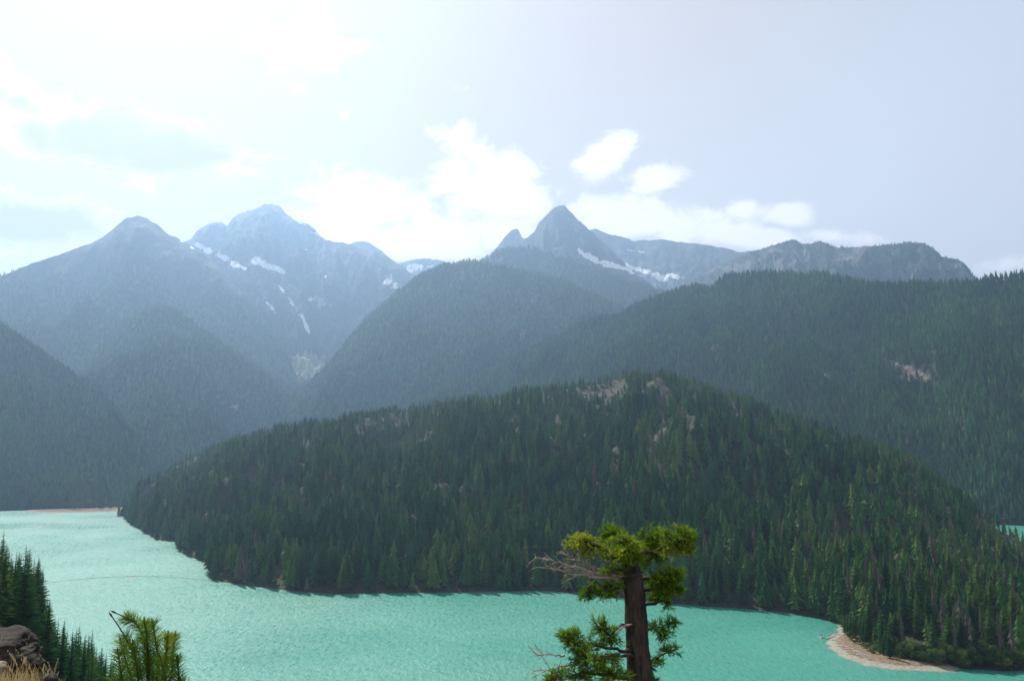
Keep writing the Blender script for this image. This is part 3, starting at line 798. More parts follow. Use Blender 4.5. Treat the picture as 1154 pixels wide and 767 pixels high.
# ---- detailed conifer for the trees that show largest
def spray(mb, p0, d, L, droop, rs, wid=0.36, seg=3):
    """a flat ragged bough"""
    side = Vector((-d.y, d.x, 0)); pts = []
    base = len(mb.v)
    for i in range(seg + 1):
        f = i / seg
        p = p0 + d * (L * f) + Vector((0, 0, -droop * L * f * f + 0.10 * L * f * f * f))
        w = L * wid * (0.35 + 0.9 * f) * (1 - f * 0.95) * (0.7 + 0.6 * rs.random())
        j = (rs.random() - .5) * 0.05 * L
        mb.v += [tuple(p - side * w + Vector((0, 0, -w * 0.55 + j))), tuple(p + Vector((0, 0, 0.03 * L))), tuple(p + side * w + Vector((0, 0, -w * 0.55 - j)))]
        if i:
            b = base + 3 * (i - 1)
            mb.f += [(b, b + 3, b + 4, b + 1), (b + 1, b + 4, b + 5, b + 2)]
    # side twiglets, jagged edge
    for i in range(4):
        f = 0.3 + 0.2 * i; s = 1 if i % 2 else -1
        p = p0 + d * (L * f) + Vector((0, 0, -droop * L * f * f))
        q = p + (side * s * 0.5 + d * 0.55) * (L * 0.33) + Vector((0, 0, -0.12 * L))
        n = len(mb.v)
        mb.v += [tuple(p - d * 0.05 * L), tuple(p + d * 0.07 * L), tuple(q)]
        mb.f.append((n, n + 1, n + 2))

def make_conifer(seed, H=26.0, slim=0.15, dens=1.0):
    rs = random.Random(seed)
    root = empty('conifer')
    tr = MB(); n = 7
    lean = (rs.random() - .5) * 0.02 * H
    tr.tube([(lean * (k / n) ** 2, 0, H * (k / n) - 2.0 * (k == 0)) for k in range(n + 1)], [0.016 * H * (1 - k / n) ** 0.8 + 0.02 for k in range(n + 1)], 7)
    tr.build('trunk', M_BARK, root, True)
    cr = MB()
    z = H * (0.07 + 0.08 * rs.random()); k = 0
    while z < H * 0.985:
        f = z / H
        env = slim * H * min(1.0, 0.55 + f * 2.2) * (1 - f) ** 0.8 * 1.15 + 0.1
        nbr = int(7 * dens) if f < 0.8 else 5
        ph = rs.random() * 6.28
        for b in range(nbr):
            if rs.random() < 0.1: continue
            a = ph + b * 2 * math.pi / nbr + (rs.random() - .5) * 0.6
            L = env * (0.65 + 0.55 * rs.random())
            spray(cr, Vector((lean * f * f, 0, z + (rs.random() - .5) * 0.5)), Vector((math.cos(a), math.sin(a), 0.12 - 0.12 * (1 - f) + rs.random() * 0.1)), L, 0.28 * (1 - f) + 0.04, rs)
        z += (0.028 - 0.012 * f) * H * (0.85 + 0.3 * rs.random())
    cr.tube([(lean, 0, H * 0.9), (lean, 0, H * 1.02)], [0.08, 0.02], 3)
    cr.build('crown', M_CONOBJ, root)
    return root

protos = [make_conifer(100 + q, 26.0, [0.13, 0.155, 0.175, 0.14, 0.165][q]) for q in range(5)]
proto_used = [False] * 5

def place(protos, used, q, loc, rz, s, sw=1.0):
    if not used[q]:
        o = protos[q]; used[q] = True
    else: o = copy_tree(protos[q])
    o.location = loc; o.rotation_euler = (0, 0, rz); o.scale = (s * sw, s * sw, s)
    return o

# left-slope conifers: each labelled by where it stands
tE = np.stack([posE[:, 0], posE[:, 1], posE[:, 2] + hE], -1)
tuE, tvE = project(tE)
named = {}
def nearest_to(x, y):
    d = (tuE - x) ** 2 + (tvE - y) ** 2
    for q in named: d[q] = 1e9
    return int(np.argmin(d))
EXTRA = [(5, 596, 500, 30), (34, 616, 500, 26), (45, 628, 520, 25), (22, 620, 490, 24), (43, 686, 330, 21), (62, 694, 345, 22), (73, 697, 350, 20), (90, 704, 345, 24), (104, 709, 350, 22), (116, 728, 350, 18), (129, 734, 355, 17)]
LBL = ['tallest dark conifer at the left edge, its tip against the lake', 'conifer second in from the left edge with a pointed tip over the lake',
       'conifer leading the step where the left treeline drops to the water', 'conifer between the tallest left edge conifer and the drop of the treeline',
       'slender conifer right above the dark boulder', 'thin topped conifer just right of the dark boulder', 'narrow conifer, third along the row descending from the boulder', 'broad conifer halfway between boulder and pine sapling, tip over the water',
       'slim spired conifer next left of the small one beside the pine sapling', 'short conifer two to the left of the pine sapling', 'small conifer whose tip touches the left side of the pine sapling']
ex = []
for (x, y, d, h), lb in zip(EXTRA, LBL):
    p = at(x, y, d); g = hillside_z(p.x, p.y); hh = p.z - g
    if hh < 12: g = p.z - h; hh = h
    hh = min(hh, 60)
    print('edge tree', round(hh, 1))
    ex.append((Vector((p.x, p.y, p.z - hh)), hh, lb))
for q, (p, h, lb) in enumerate(ex):
    o = place(protos, proto_used, q % 5, p, RS.rand() * 6.28, h / 26.0, 0.85)
    tag(o, lb, 'conifer', 'conifers on the near left slope')
nE = 0
for q in range(len(posE)):
    if nE >= 120: break
    if any((posE[q, 0] - p.x) ** 2 + (posE[q, 1] - p.y) ** 2 < 9 for p, _, _ in ex): continue
    o = place(protos, proto_used, RS.randint(5), posE[q] - np.array([0, 0, .5]), RS.rand() * 6.28, hE[q] / 26.0, 0.9 + 0.2 * RS.rand())
    up = tvE[q] < 690 and tuE[q] < 60
    tag(o, 'dark conifer in the dense stand above the boulder at the left edge' if up else 'dark conifer in the stand between the boulder and the pine sapling', 'conifer', 'conifers on the near left slope')
    nE += 1

# largest trees of the near hill
print('left slope', len(posE), nE)
NI = 300 - nE - len(ex) - 30
green = ~grey
app = np.where(green & (uA > 5) & (uA < 1150) & (vA < 766), hA / distA, 0)
sel = np.argsort(-app)[:NI]
lab_zone = [(245, 'dark conifer beside the rocky point at the left foot of the hill'), (640, 'dark conifer along the shore of the hill left of the flat-topped fir'), (800, 'dark conifer on the shore behind the flat-topped fir'),
            (935, 'conifer on the shore between the flat-topped fir and the gravel spit'), (1020, 'conifer behind the gravel spit and its campsite clearing'), (2000, 'conifer on the low wooded bank right of the gravel spit')]
for q in sel:
    o = place(protos, proto_used, RS.randint(5), posA[q] - np.array([0, 0, .5]), RS.rand() * 6.28, hA[q] / 26.0, wA[q] * 1.05)
    lb = next(l for x, l in lab_zone if uA[q] < x)
    tag(o, lb, 'conifer', 'conifers along the foot of the near hill')
rest = np.setdiff1d(np.arange(len(posA)), sel)
scatter_mesh('forest', posA[rest], hA[rest], wA[rest], tintA[rest], LOD1, [M_CON, M_BARK], 'dense dark conifer forest covering the near hill', 'forest')

# far woods
def far_wood(name, L, n, h0, label, tm, dens=None, seed=0, tmax=1.04, mats=None, wmul=1.0):
    def dd(L_, c, u, v):
        d = np.clip(1.1 - L_.rk[:-1, :-1] * 1.6 - L_.md[:-1, :-1] * 1.5 - L_.sn[:-1, :-1] * 2, 0.0, 1)
        # nearer parts show larger: thin out with the square root of the distance
        d = d * np.clip(0.85 + 0.6 * fbm(c[..., 0] / 130, c[..., 1] / 130, 3, seed), 0.2, 1.4)
        if dens is not None: d = d * dens(c, u, v)
        return d
    pos, u, v, i, j = sample_layer(L, n, dd, tmax=tmax)
    h = h0 * (0.55 + 0.75 * RS.rand(n) ** 1.3) * (1 + 0.2 * fbm(pos[:, 0] / 200, pos[:, 1] / 200, 2, seed + 1))
    w = (0.9 + 0.4 * RS.rand(n)) * wmul
    tint = np.clip(0.42 + 0.22 * RS.randn(n) + 0.32 * fbm(pos[:, 0] / 250, pos[:, 1] / 250, 3, seed + 2), 0, 0.9)
    tint[RS.rand(n) < 0.012] = 0.985
    scatter_mesh(name, pos, h, w, tint, tm, [M_CONFAR, M_BARK], label, 'forest')

far_wood('forest', LB2, 62000, 27, 'blue green conifer forest on the long right ridge', LOD2, seed=131)
far_wood('forest', LB1, 42000, 28, 'hazy conifer forest covering the dome-shaped hill', LOD3, seed=141, wmul=1.25)
far_wood('forest', LD3, 30000, 27, 'hazy conifer forest on the slope above the lake at the far left', LOD2, seed=151, wmul=1.1)
far_wood('forest', LD1b, 34000, 28, 'hazy conifer forest on the buttress before the left peak', LOD3, seed=161, wmul=1.25)
far_wood('forest', LC1, 14000, 28, 'blue conifer forest on the shoulder below the pointed peak', LOD3, seed=171, wmul=1.4)
far_wood('forest', LD1, 34000, 28, 'faint blue forest on the flanks of the left peak', LOD3, seed=181, wmul=1.5, dens=lambda c, u, v: np.clip(1.1 - (c[..., 2] - 400) / 800, 0.0, 1))
far_wood('forest', LC5, 15000, 15, 'scrubby trees on the craggy ridge at the right skyline', LOD3, seed=191, wmul=1.4, dens=lambda c, u, v: 0.35 + 0.65 * sstep(930, 990, u) * np.clip(0.8 + fbm(c[..., 0] / 160, c[..., 1] / 160, 3, 66), 0, 1))

# ------------------------------------------------------------------ haze
def build_haze():
    mb = MB(); mb.box((0, 5000, (2480 - 13.5) / 2), (19400, 14600, 2480 + 13.5))
    m, nt = new_mat('haze_air')
    v = nt.new('ShaderNodeVolumePrincipled')
    v.inputs['Color'].default_value = (0.41, 0.645, 1.0, 1)
    v.inputs['Density'].default_value = HAZE_DENSITY
    v.inputs['Anisotropy'].default_value = 0.6
    o = nt.new('ShaderNodeOutputMaterial'); nt.link(v.outputs[0], o.inputs['Volume'])
    ob = mb.build('haze', m)
    tag(ob, 'pale blue haze filling the valley air', 'haze', kind='stuff')
build_haze()

# ------------------------------------------------------------------ beaches and spit
def in_poly(X, Y, poly):
    ins = np.zeros(X.shape, bool); dist = np.full(X.shape, 1e9)
    n = len(poly)
    for i in range(n):
        ax, ay = poly[i]; bx, by = poly[(i + 1) % n]
        c = ((ay > Y) != (by > Y)) & (X < (bx - ax) * (Y - ay) / (by - ay + 1e-12) + ax)
        ins ^= c
        L2 = (bx - ax) ** 2 + (by - ay) ** 2
        t = np.clip(((X - ax) * (bx - ax) + (Y - ay) * (by - ay)) / L2, 0, 1)
        dist = np.minimum(dist, np.hypot(X - ax - t * (bx - ax), Y - ay - t * (by - ay)))
    return np.where(ins, dist, -dist)

def bank(name, pxpoly, step, slope, zmax, mat, label, cat):
    poly = [tuple(on_plane(x, y)[:2]) for x, y in pxpoly]
    xs = [p[0] for p in poly]; ys = [p[1] for p in poly]
    gx = np.arange(min(xs) - 12, max(xs) + 12, step); gy = np.arange(min(ys) - 12, max(ys) + 12, step)
    X, Y = np.meshgrid(gx, gy)
    d = in_poly(X, Y, poly) + 2.5 * fbm(X / 14, Y / 14, 3, 19)
    Z = np.minimum(d * slope, zmax) + np.where(d > 0, 0.18 * fbm(X / 5, Y / 5, 3, 29), 0)
    V = np.stack([X, Y, Z], -1); n_r, n_c = X.shape
    idx = np.arange(n_r * n_c).reshape(n_r, n_c)
    Fc = np.stack([idx[:-1, :-1], idx[:-1, 1:], idx[1:, 1:], idx[1:, :-1]], -1)
    keep = (Z[:-1, :-1] > -1.6) | (Z[1:, 1:] > -1.6)
    o = mesh_np(name, V.reshape(-1, 3), Fc[keep], mat, smooth=True)
    tag(o, label, cat, kind='structure')
    return lambda x, y: float(np.interp(0, [0], [0])) if False else max(0.05, min(zmax, float(in_poly(np.array([x]), np.array([y]), poly)[0]) * slope))

def mat_beach():
    m, nt = new_mat('beach_shingle')
    p = geo_pos(nt)
    sp = nt.new('ShaderNodeSeparateXYZ'); nt.link(p, sp.inputs[0])
    n = nt.noise(0.5, 5, 0.65, p); n2 = nt.noise(0.09, 4, 0.6, p)
    col = nt.mix(nt.mrange(n, 0.35, 0.65), (0.16, 0.155, 0.13, 1), (0.27, 0.26, 0.22, 1))
    soil = nt.mix(nt.mrange(n, 0.35, 0.65), (0.09, 0.065, 0.04, 1), (0.22, 0.165, 0.115, 1))
    col = nt.mix(nt.mrange(nt.math('ADD', sp.outputs[2], nt.math('MULTIPLY', n2, 0.8)), 1.5, 1.9), col, soil)
    wet = nt.mrange(sp.outputs[2], -0.1, 0.25, 0.45, 1.0)
    col = nt.mix(1.0, col, nt.mix(wet, (0.35, 0.38, 0.33, 1), (1, 1, 1, 1)), 'MULTIPLY')
    out(nt, principled(nt, col, 0.95, 0.1, bump(nt, n, 0.6, 0.3)))
    return m
M_BEACH = mat_beach()
z_spit = bank('beach', [(916, 694), (930, 696), (940, 701), (945, 706), (942, 712), (934, 718), (931, 724), (935, 732), (946, 738), (960, 744), (975, 749), (1000, 754), (1028, 756), (1052, 756), (1075, 757), (1090, 752), (1060, 740), (1010, 722), (990, 705), (960, 692)],
              0.9, 0.17, 2.2, M_BEACH, 'pale gravel spit with a campsite clearing at the lower right', 'beach')
z_delta = bank('beach', [(28, 577), (60, 577.6), (90, 577.4), (118, 576.8), (133, 576.2), (150, 572), (120, 570), (80, 570), (30, 573)], 5.0, 0.06, 1.6, M_BEACH,
               'thin pale shore at the far end of the lake on the left', 'beach')

# ------------------------------------------------------------------ broadleaf shrubs and small trees
def make_broadleaf(seed, H=10.0):
    rs = random.Random(seed); root = empty('broadleaf_tree')
    tr = MB(); tr.tube([(0, 0, -1.0), (0.1, 0, H * 0.3), (0.0, 0.1, H * 0.7)], [0.16, 0.12, 0.05], 6)
    lobes = []
    for i in range(11):
        a = rs.random() * 6.28; q = H * 0.30 * math.sqrt(rs.random()); z = H * (0.28 + 0.6 * rs.random())
        q *= 1.25 - z / H * 0.7
        c = Vector((q * math.cos(a), q * math.sin(a), z)); lobes.append((c, H * (0.10 + 0.09 * rs.random())))
        tr.tube([(0, 0, z * 0.45), c * 0.6 + Vector((0, 0, z * 0.25)), c], [0.07, 0.05, 0.02], 4)
    tr.build('trunk', M_BARK, root, True)
    v, f = [], []
    for c, rad in lobes:
        for k in range(170):
            d = Vector((rs.gauss(0, 1), rs.gauss(0, 1), rs.gauss(0, 1))).normalized()
            p = c + d * rad * (0.55 + 0.6 * rs.random()); p.z = max(p.z, 0.4)
            n = (d + Vector((rs.gauss(0, .6), rs.gauss(0, .6), rs.gauss(0, .6)))).normalized()
            a = n.orthogonal().normalized(); b = n.cross(a); s_ = 0.17 + 0.2 * rs.random()
            q = len(v)
            v += [tuple(p - a * s_), tuple(p - b * s_ * .7), tuple(p + a * s_), tuple(p + b * s_ * .7)]
            f.append((q, q + 1, q + 2, q + 3))
    mb = MB(); mb.v, mb.f = v, f
    mb.build('crown', M_BROAD, root)
    return root

for k in range(30):
    x = 951 + 55 * (k % 15 + random.random()) / 15.0; y = np.interp(x, [950, 1006], [716, 746]) - 11 * random.random()
    p = on_plane(x, y, 1.0); p.z = z_spit(p.x, p.y) - 0.3
    o = place(protos, proto_used, random.randrange(5), p, random.random() * 6.28, random.uniform(.45, .85), 1.0)
    tag(o, 'conifer standing in the campsite clearing of the gravel spit', 'conifer', 'conifers in the campsite clearing')
bl = [make_broadleaf(300 + q) for q in range(4)]; bl_used = [False] * 4
LAf = LA.t[:, 0] <= 1.0
uu, vv, PP = LA.u[LAf], LA.v[LAf], LA.P[LAf]
def on_hill(x, y):
    k = np.argmin((uu - x) ** 2 + (vv - y) ** 2); return Vector(PP.reshape(-1, 3)[k])
def bush(p, h, label, group, sw=1.0):
    o = place(bl, bl_used, random.randrange(4), p, random.random() * 6.28, h / 10.0, sw)
    tag(o, label, 'broadleaf tree', group)
G1 = 'broadleaf trees along the lake'
for (x, y, h) in [(238, 634, 7), (242, 641, 9), (246, 648, 10), (249, 653, 8), (236, 628, 6)]:
    bush(on_hill(x, y), h, 'pale green shrubby tree at the tip of the rocky point', G1)
for (x, y, h) in [(778, 676, 9), (792, 680, 8), (806, 681, 11), (822, 682, 9), (765, 676, 7), (836, 683, 7), (858, 684, 6), (872, 686, 8)]:
    bush(on_hill(x, y - 3), h, 'grey green shrubby tree on the bank right of the flat-topped fir', G1)
bush(on_hill(940, 697), 15, 'bright green round tree at the neck of the gravel spit', G1, 1.1)
bush(on_hill(930, 693), 10, 'smaller pale shrub left of the bright round tree at the spit', G1)
bush(on_hill(930, 622), 12, 'lone light green tree in the dark gully of the hill', G1)
bush(on_hill(1042, 714), 17, 'yellowish crowned tree among dark conifers above the spit', G1, .9)
for k in range(9):
    x = 956 + 30 * (k + random.random()) / 9.0; y = np.interp(x, [955, 986], [722, 739]) - 2 * random.random()
    p = on_plane(x, y, 1.0); p.z = z_spit(p.x, p.y) - 0.2
    bush(p, 3 + 3 * random.random(), 'low green shrub at the inner edge of the gravel spit', G1, 1.2)
for k in range(34):
    x = 985 + 175 * ((k + random.random()) / 34.0); y = np.interp(x, [985, 1010, 1060, 1160], [741, 749, 752, 757]) - random.random() * 9
    bush(on_hill(x, y), 9 + 7 * random.random(), 'leafy green tree on the low bank right of the gravel spit', G1, 1.1)
d3u, d3v = LD3.u[LD3.t[:, 0] <= 1], LD3.v[LD3.t[:, 0] <= 1]; d3P = LD3.P[LD3.t[:, 0] <= 1].reshape(-1, 3)
for k in range(46):
    x = 72 + 62 * random.random(); y = 574.5 - 6 * random.random()
    p = on_plane(x, y, 1.0)
    j = np.argmin((d3P[:, 0] - p.x) ** 2 + (d3P[:, 1] - p.y) ** 2); p.z = max(0.8, d3P[j, 2] - 1)
    bush(p, 14 + 12 * random.random(), 'pale broadleaf tree on the flat far shore beyond the lake', G1, 1.15)

# ------------------------------------------------------------------ dead standing trees near the spit
SN = [snag_template(q) for q in range(4)]
def snag_obj(q, H):
    V, T, m = SN[q]
    return mesh_np('dead_tree', V * np.array([H, H, H]), T, M_SNAG)
snags = [snag_obj(q, 20) for q in range(4)]; sn_used = [False] * 4
for k in range(70):
    if k < 50: x, y = 905 + 250 * random.random(), 600 + 95 * random.random()
    else: x, y = 650 + 260 * random.random(), 440 + 90 * random.random()
    o = place(snags, sn_used, random.randrange(4), on_hill(x, y), random.random() * 6.28, 0.75 + 0.5 * random.random())
    tag(o, 'grey leafless dead tree among the conifers above the gravel spit' if k < 50 else 'grey leafless dead tree high on the near hill', 'dead tree', 'standing dead trees on the near hill')

# ------------------------------------------------------------------ driftwood
for k in range(16):
    f = k / 15.0
    x = np.interp(f, [0, .25, .5, .75, 1], [944, 941, 950, 962, 978]) + random.uniform(-1.5, 2); y = np.interp(f, [0, .25, .5, .75, 1], [712, 720, 730, 736, 743]) + random.uniform(-1, 1)
    p = on_plane(x, y, 0.6); mb = MB(); L = random.uniform(3, 8); rr = random.uniform(.18, .32)
    mb.tube([(-L / 2, 0, 0), (0, random.uniform(-.3, .3), .05), (L / 2, 0, 0)], [rr, rr * .9, rr * .6], 7)
    for q in range(3):
        xx = random.uniform(-L / 3, L / 2.2); mb.tube([(xx, 0, 0), (xx + .2, random.uniform(-.6, .6), .4)], [.06, .02], 4)
    o = mb.build('drift_log', M_DRIFT)
    o.location = (p.x, p.y, z_spit(p.x, p.y) + 0.25); o.rotation_euler = (0, random.uniform(-.04, .04), random.uniform(-1.2, .4))
    tag(o, 'bleached drift log lying on the gravel spit', 'log', 'drift logs on the gravel spit')

# ------------------------------------------------------------------ boat and landing stage
pb = on_plane(925.5, 718); pd_ = on_plane(932.5, 719.2); pe = on_plane(944, 716.5)
ang = math.atan2(pe.y - pd_.y, pe.x - pd_.x)
b = empty('motor_boat', (pb.x, pb.y, 0.0), ang + 0.1)
tag(b, 'small white motor boat with a dark canopy moored at the floating stage', 'boat')
hl = MB(); secs = [(-2.6, .85, .55), (-1.2, 1.0, .58), (0.4, 1.0, .62), (1.7, .75, .72), (2.6, .3, .85), (2.95, .03, .95)]
for (x, w, h) in secs:
    hl.v += [(x, -w, h), (x, -w * .75, -.15), (x, w * .75, -.15), (x, w, h), (x, w * .82, h), (x, w * .7, .2), (x, -w * .7, .2), (x, -w * .82, h)]
for i in range(len(secs) - 1):
    for k in range(8):
        k2 = (k + 1) % 8; hl.f.append((i * 8 + k, i * 8 + k2, (i + 1) * 8 + k2, (i + 1) * 8 + k))
hl.f.append(tuple(range(8))[::-1])
hl.build('hull', M_WHITE, b)
cb = MB(); cb.box((.3, 0, 1.0), (1.1, 1.3, .75), 0, .85); cb.build('console', M_WHITE, b)
ws = MB(); ws.box((.92, 0, 1.55), (.05, 1.2, .45)); ws.build('windscreen', M_DARKPAINT, b)
cn = MB(); cn.box((-.5, 0, 2.05), (2.6, 1.75, .09), 0, .93); cn.build('canopy', M_DARKPAINT, b)
for x in (-1.6, .6):
    for y in (-.75, .75):
        q = MB(); q.tube([(x, y, .5), (x, y, 2.0)], .03, 6); q.build('canopy_post', M_DARKPAINT, b)
om = MB(); om.box((-2.85, 0, .75), (.4, .4, .6), 0, .8); om.box((-2.9, 0, .1), (.16, .12, .8)); om.build('outboard_motor', M_DARKPAINT, b)
st = empty('landing_stage', (pd_.x, pd_.y, 0), ang)
tag(st, 'grey floating landing stage with a gangway reaching to the gravel spit', 'jetty')
Ld = (pe - pd_).length
q = MB(); [q.box((-1.7 + .42 * i, 0, .5), (.36, 2.2, .08)) for i in range(9)]; q.build('deck', M_PLANKS, st)
for y in (-.8, .8):
    q = MB(); q.tube([(-1.9, y, .18), (1.9, y, .18)], .26, 10); q.build('float', M_DARKPAINT, st)
q = MB(); q.box((1.8 + (Ld - 1.8) / 2, 0, .75), (Ld - 1.8, 1.0, .1)); q.build('gangway', M_PLANKS, st)
for y in (-.5, .5):
    q = MB(); q.tube([(1.9, y, 1.6), (Ld, y, 1.7)], .03, 5); [q.tube([(xx, y, .7), (xx, y, 1.65)], .03, 5) for xx in np.linspace(2, Ld - .2, 4)]; q.build('handrail', M_PLANKS, st)

# ------------------------------------------------------------------ log boom across the arm of the lake
pts = [on_plane(x, y) for x, y in [(52, 657), (75, 654), (100, 651.5), (125, 650), (150, 649.2), (175, 649.3), (200, 650.5), (222, 652.2), (242, 654.5)]]
root = empty('log_boom', pts[4])
tag(root, 'floating boom of end to end logs stretched across the lake on the left', 'log boom')
mb = MB()
for a, b_ in zip(pts[:-1], pts[1:]):
    L = (b_ - a).length; n = max(1, int(L / 7)); d = (b_ - a) / n
    for i in range(n):
        off = Vector((random.uniform(-.2, .2), random.uniform(-.2, .2), 0.06)) - pts[4]
        mb.tube([a + d * i + off, a + d * (i + .93) + off], random.uniform(.24, .34), 7)
mb.build('log_chain', M_PLANKS, root)
pf = on_plane(148, 649.3) - pts[4]
mb = MB(); mb.tube([pf + Vector((-4, 0, .2)), pf + Vector((4, 0.2, .2))], .45, 10); mb.build('float', M_BUOY, root)

# ------------------------------------------------------------------ flat-topped fir in front
TD = 19.0
def make_fir():
    rs = random.Random(5); nrs = np.random.RandomState(5)
    base = at(730, 767, TD); base.z = hillside_z(base.x, base.y)
    root = empty('old_fir', base); o0 = base
    tag(root, 'flat-topped gnarled old fir with thick dark trunk in front of the lake', 'fir tree')
    # trunk
    px = [(709, 632, 7.5), (711, 640, 9.0), (713, 652, 9.8), (715, 670, 10.3), (717, 700, 10.8), (719, 735, 11.4), (722, 770, 12.2)]
    ctr = [(at(x, y, TD), w * TD / F) for x, y, w in px]
    lowp = ctr[-1][0]
    n = 14
    for i in range(1, n + 1):
        f = i / n; p = lowp.lerp(Vector((o0.x, o0.y, o0.z - 0.6)), f); ctr.append((p, 12.2 * TD / F * (1 + 0.55 * f + (0.5 if i == n else 0))))
    ctr = [(at(700, 617, TD), .05), (at(703, 624, TD), .12)] + ctr
    # resample
    dense = []
    for (a, ra), (b_, rb) in zip(ctr[:-1], ctr[1:]):
        m_ = max(2, int((b_ - a).length / 0.07))
        dense += [(a.lerp(b_, i / m_), ra + (rb - ra) * i / m_) for i in range(m_)]
    dense.append(ctr[-1])
    k = 44; V = np.zeros((len(dense), k, 3))
    for i, (p, r_) in enumerate(dense):
        an = np.arange(k) * 2 * np.pi / k
        nx, nz = np.cos(an), np.full(k, p.z)
        furrow = 1 + 0.09 * ridged(an * 5.2 + 0.3 * np.sin(p.z * 1.5), nz * 1.1, 3, 2) + 0.05 * fbm(an * 2, nz * 3, 3, 8)
        V[i, :, 0] = p.x + r_ * furrow * np.cos(an) - o0.x; V[i, :, 1] = p.y + r_ * furrow * np.sin(an) - o0.y; V[i, :, 2] = p.z - o0.z
    idx = np.arange(len(dense) * k).reshape(len(dense), k); nxt = np.roll(idx, -1, axis=1)
    Fc = np.stack([idx[:-1], idx[1:], nxt[1:], nxt[:-1]], -1).reshape(-1, 4)
    trunk = mesh_np('trunk', V.reshape(-1, 3), Fc, M_FIRBARK, smooth=True, parent=root)
    def A(x, y, d=0.0): return at(x, y, TD + d) - o0
    # live limbs and the clumps they carry: (limb px path with depth), clumps (cx, cy, rx, ry, number, tint)
    limbs = [
        ([(704, 626, 0), (690, 618, -.2), (668, 614, -.3), (645, 610, -.4)], 0.055, [(656, 612, 19, 9, 20, .93), (648, 607, 10, 8, 10, .95), (668, 620, 17, 9, 12, .85)]),
        ([(704, 624, 0), (697, 612, .1), (688, 600, .3)], 0.045, [(692, 606, 17, 13, 26, .55), (684, 600, 9, 8, 9, .4)]),
        ([(704, 622, 0), (705, 612, -.3), (702, 606, -.6)], 0.045, [(704, 614, 22, 12, 26, .72)]),
        ([(707, 624, 0), (722, 612, .2), (735, 602, .4)], 0.05, [(735, 604, 15, 12, 28, .45), (727, 614, 18, 9, 16, .6)]),
        ([(708, 627, 0), (735, 622, -.1), (760, 612, -.2), (776, 606, -.3)], 0.06, [(762, 603, 18, 10, 26, .55), (774, 605, 12, 8, 13, .6), (757, 618, 20, 9, 24, .68), (776, 616, 9, 7, 8, .75)]),
        ([(708, 630, 0), (728, 630, .4), (745, 626, .8)], 0.045, [(738, 626, 16, 9, 18, .4), (730, 634, 9, 5, 6, .35)]),
        ([(706, 630, 0), (694, 628, -.4), (682, 624, -.7)], 0.04, [(694, 625, 20, 7, 18, .7), (710, 622, 20, 8, 20, .65), (718, 629, 14, 6, 12, .5), (706, 630, 10, 5, 7, .6)]),
        ([(710, 644, 0), (700, 645, -.2), (684, 644, -.3)], 0.03, [(688, 643, 16, 6, 13, .62)]),
        ([(711, 660, 0), (697, 662, -.3), (683, 661, -.4), (672, 656, -.4), (660, 665, -.4)], 0.05, [(668, 667, 12, 8, 13, .45), (682, 668, 17, 7, 14, .4), (694, 657, 12, 5, 9, .5), (660, 672, 7, 6, 6, .35)]),
        ([(714, 652, 0), (735, 652, .1), (755, 650, .2)], 0.045, [(745, 652, 18, 11, 28, .45), (760, 648, 12, 10, 17, .5)]),
        ([(715, 665, 0), (738, 663, .2), (758, 662, .4)], 0.045, [(745, 667, 18, 10, 26, .5), (760, 664, 12, 11, 18, .42)]),
        ([(716, 682, 0), (738, 681, -.1), (750, 676, -.2), (757, 680, -.2)], 0.04, [(752, 682, 6, 4, 4, .45), (742, 675, 14, 4, 8, .4)]),
        ([(717, 707, 0), (704, 704, -.3), (698, 706, -.3), (688, 716, -.4), (680, 712, -.4)], 0.05, [(682, 712, 14, 12, 16, .5), (675, 702, 7, 9, 8, .55), (692, 722, 12, 7, 8, .4)]),
        ([(718, 733, 0), (704, 733, -.3), (690, 730, -.5), (665, 727, -.6), (645, 722, -.6)], 0.05, [(648, 721, 18, 12, 24, .5), (638, 716, 10, 8, 10, .45), (665, 730, 18, 9, 17, .48)]),
        ([(719, 738, 0), (705, 739, -.6), (685, 738, -.9), (665, 742, -1.)], 0.045, [(668, 745, 24, 10, 26, .5), (650, 740, 14, 9, 12, .4), (690, 745, 15, 7, 10, .5)]),
        ([(721, 768, 0), (695, 762, -.4), (660, 758, -.8), (630, 762, -.9)], 0.055, [(690, 762, 26, 9, 24, .55), (655, 760, 22, 9, 20, .45), (628, 762, 16, 8, 14, .55), (616, 766, 8, 6, 5, .5)]),
        ([(718, 710, 0), (735, 708, .2), (750, 704, .3), (762, 702, .3)], 0.03, [(740, 706, 14, 7, 9, .2), (757, 702, 10, 7, 8, .15), (748, 716, 10, 7, 7, .2)]),
        ([(720, 752, 0), (735, 744, .2), (750, 736, .3), (765, 731, .3)], 0.03, [(755, 733, 13, 6, 9, .25), (740, 743, 9, 7, 7, .4), (728, 752, 7, 6, 5, .4)]),
        ([(722, 772, 0), (735, 768, .1), (742, 764, .1)], 0.02, [(738, 767, 7, 4, 3, .3)]),
    ]
    for zz in range(10):      # limbs lower on the trunk, under the frame
        y0 = 800 + zz * 42; sd = 1 if zz % 2 else -1
        limbs.append(([(724, y0, 0), (724 + sd * 40, y0 - 6, rs.uniform(-.8, .8)), (724 + sd * 95, y0 + 2, rs.uniform(-1, 1))], .05,
                      [(724 + sd * 60, y0, 26, 12, 16, .4), (724 + sd * 92, y0 + 2, 20, 12, 12, .45)]))
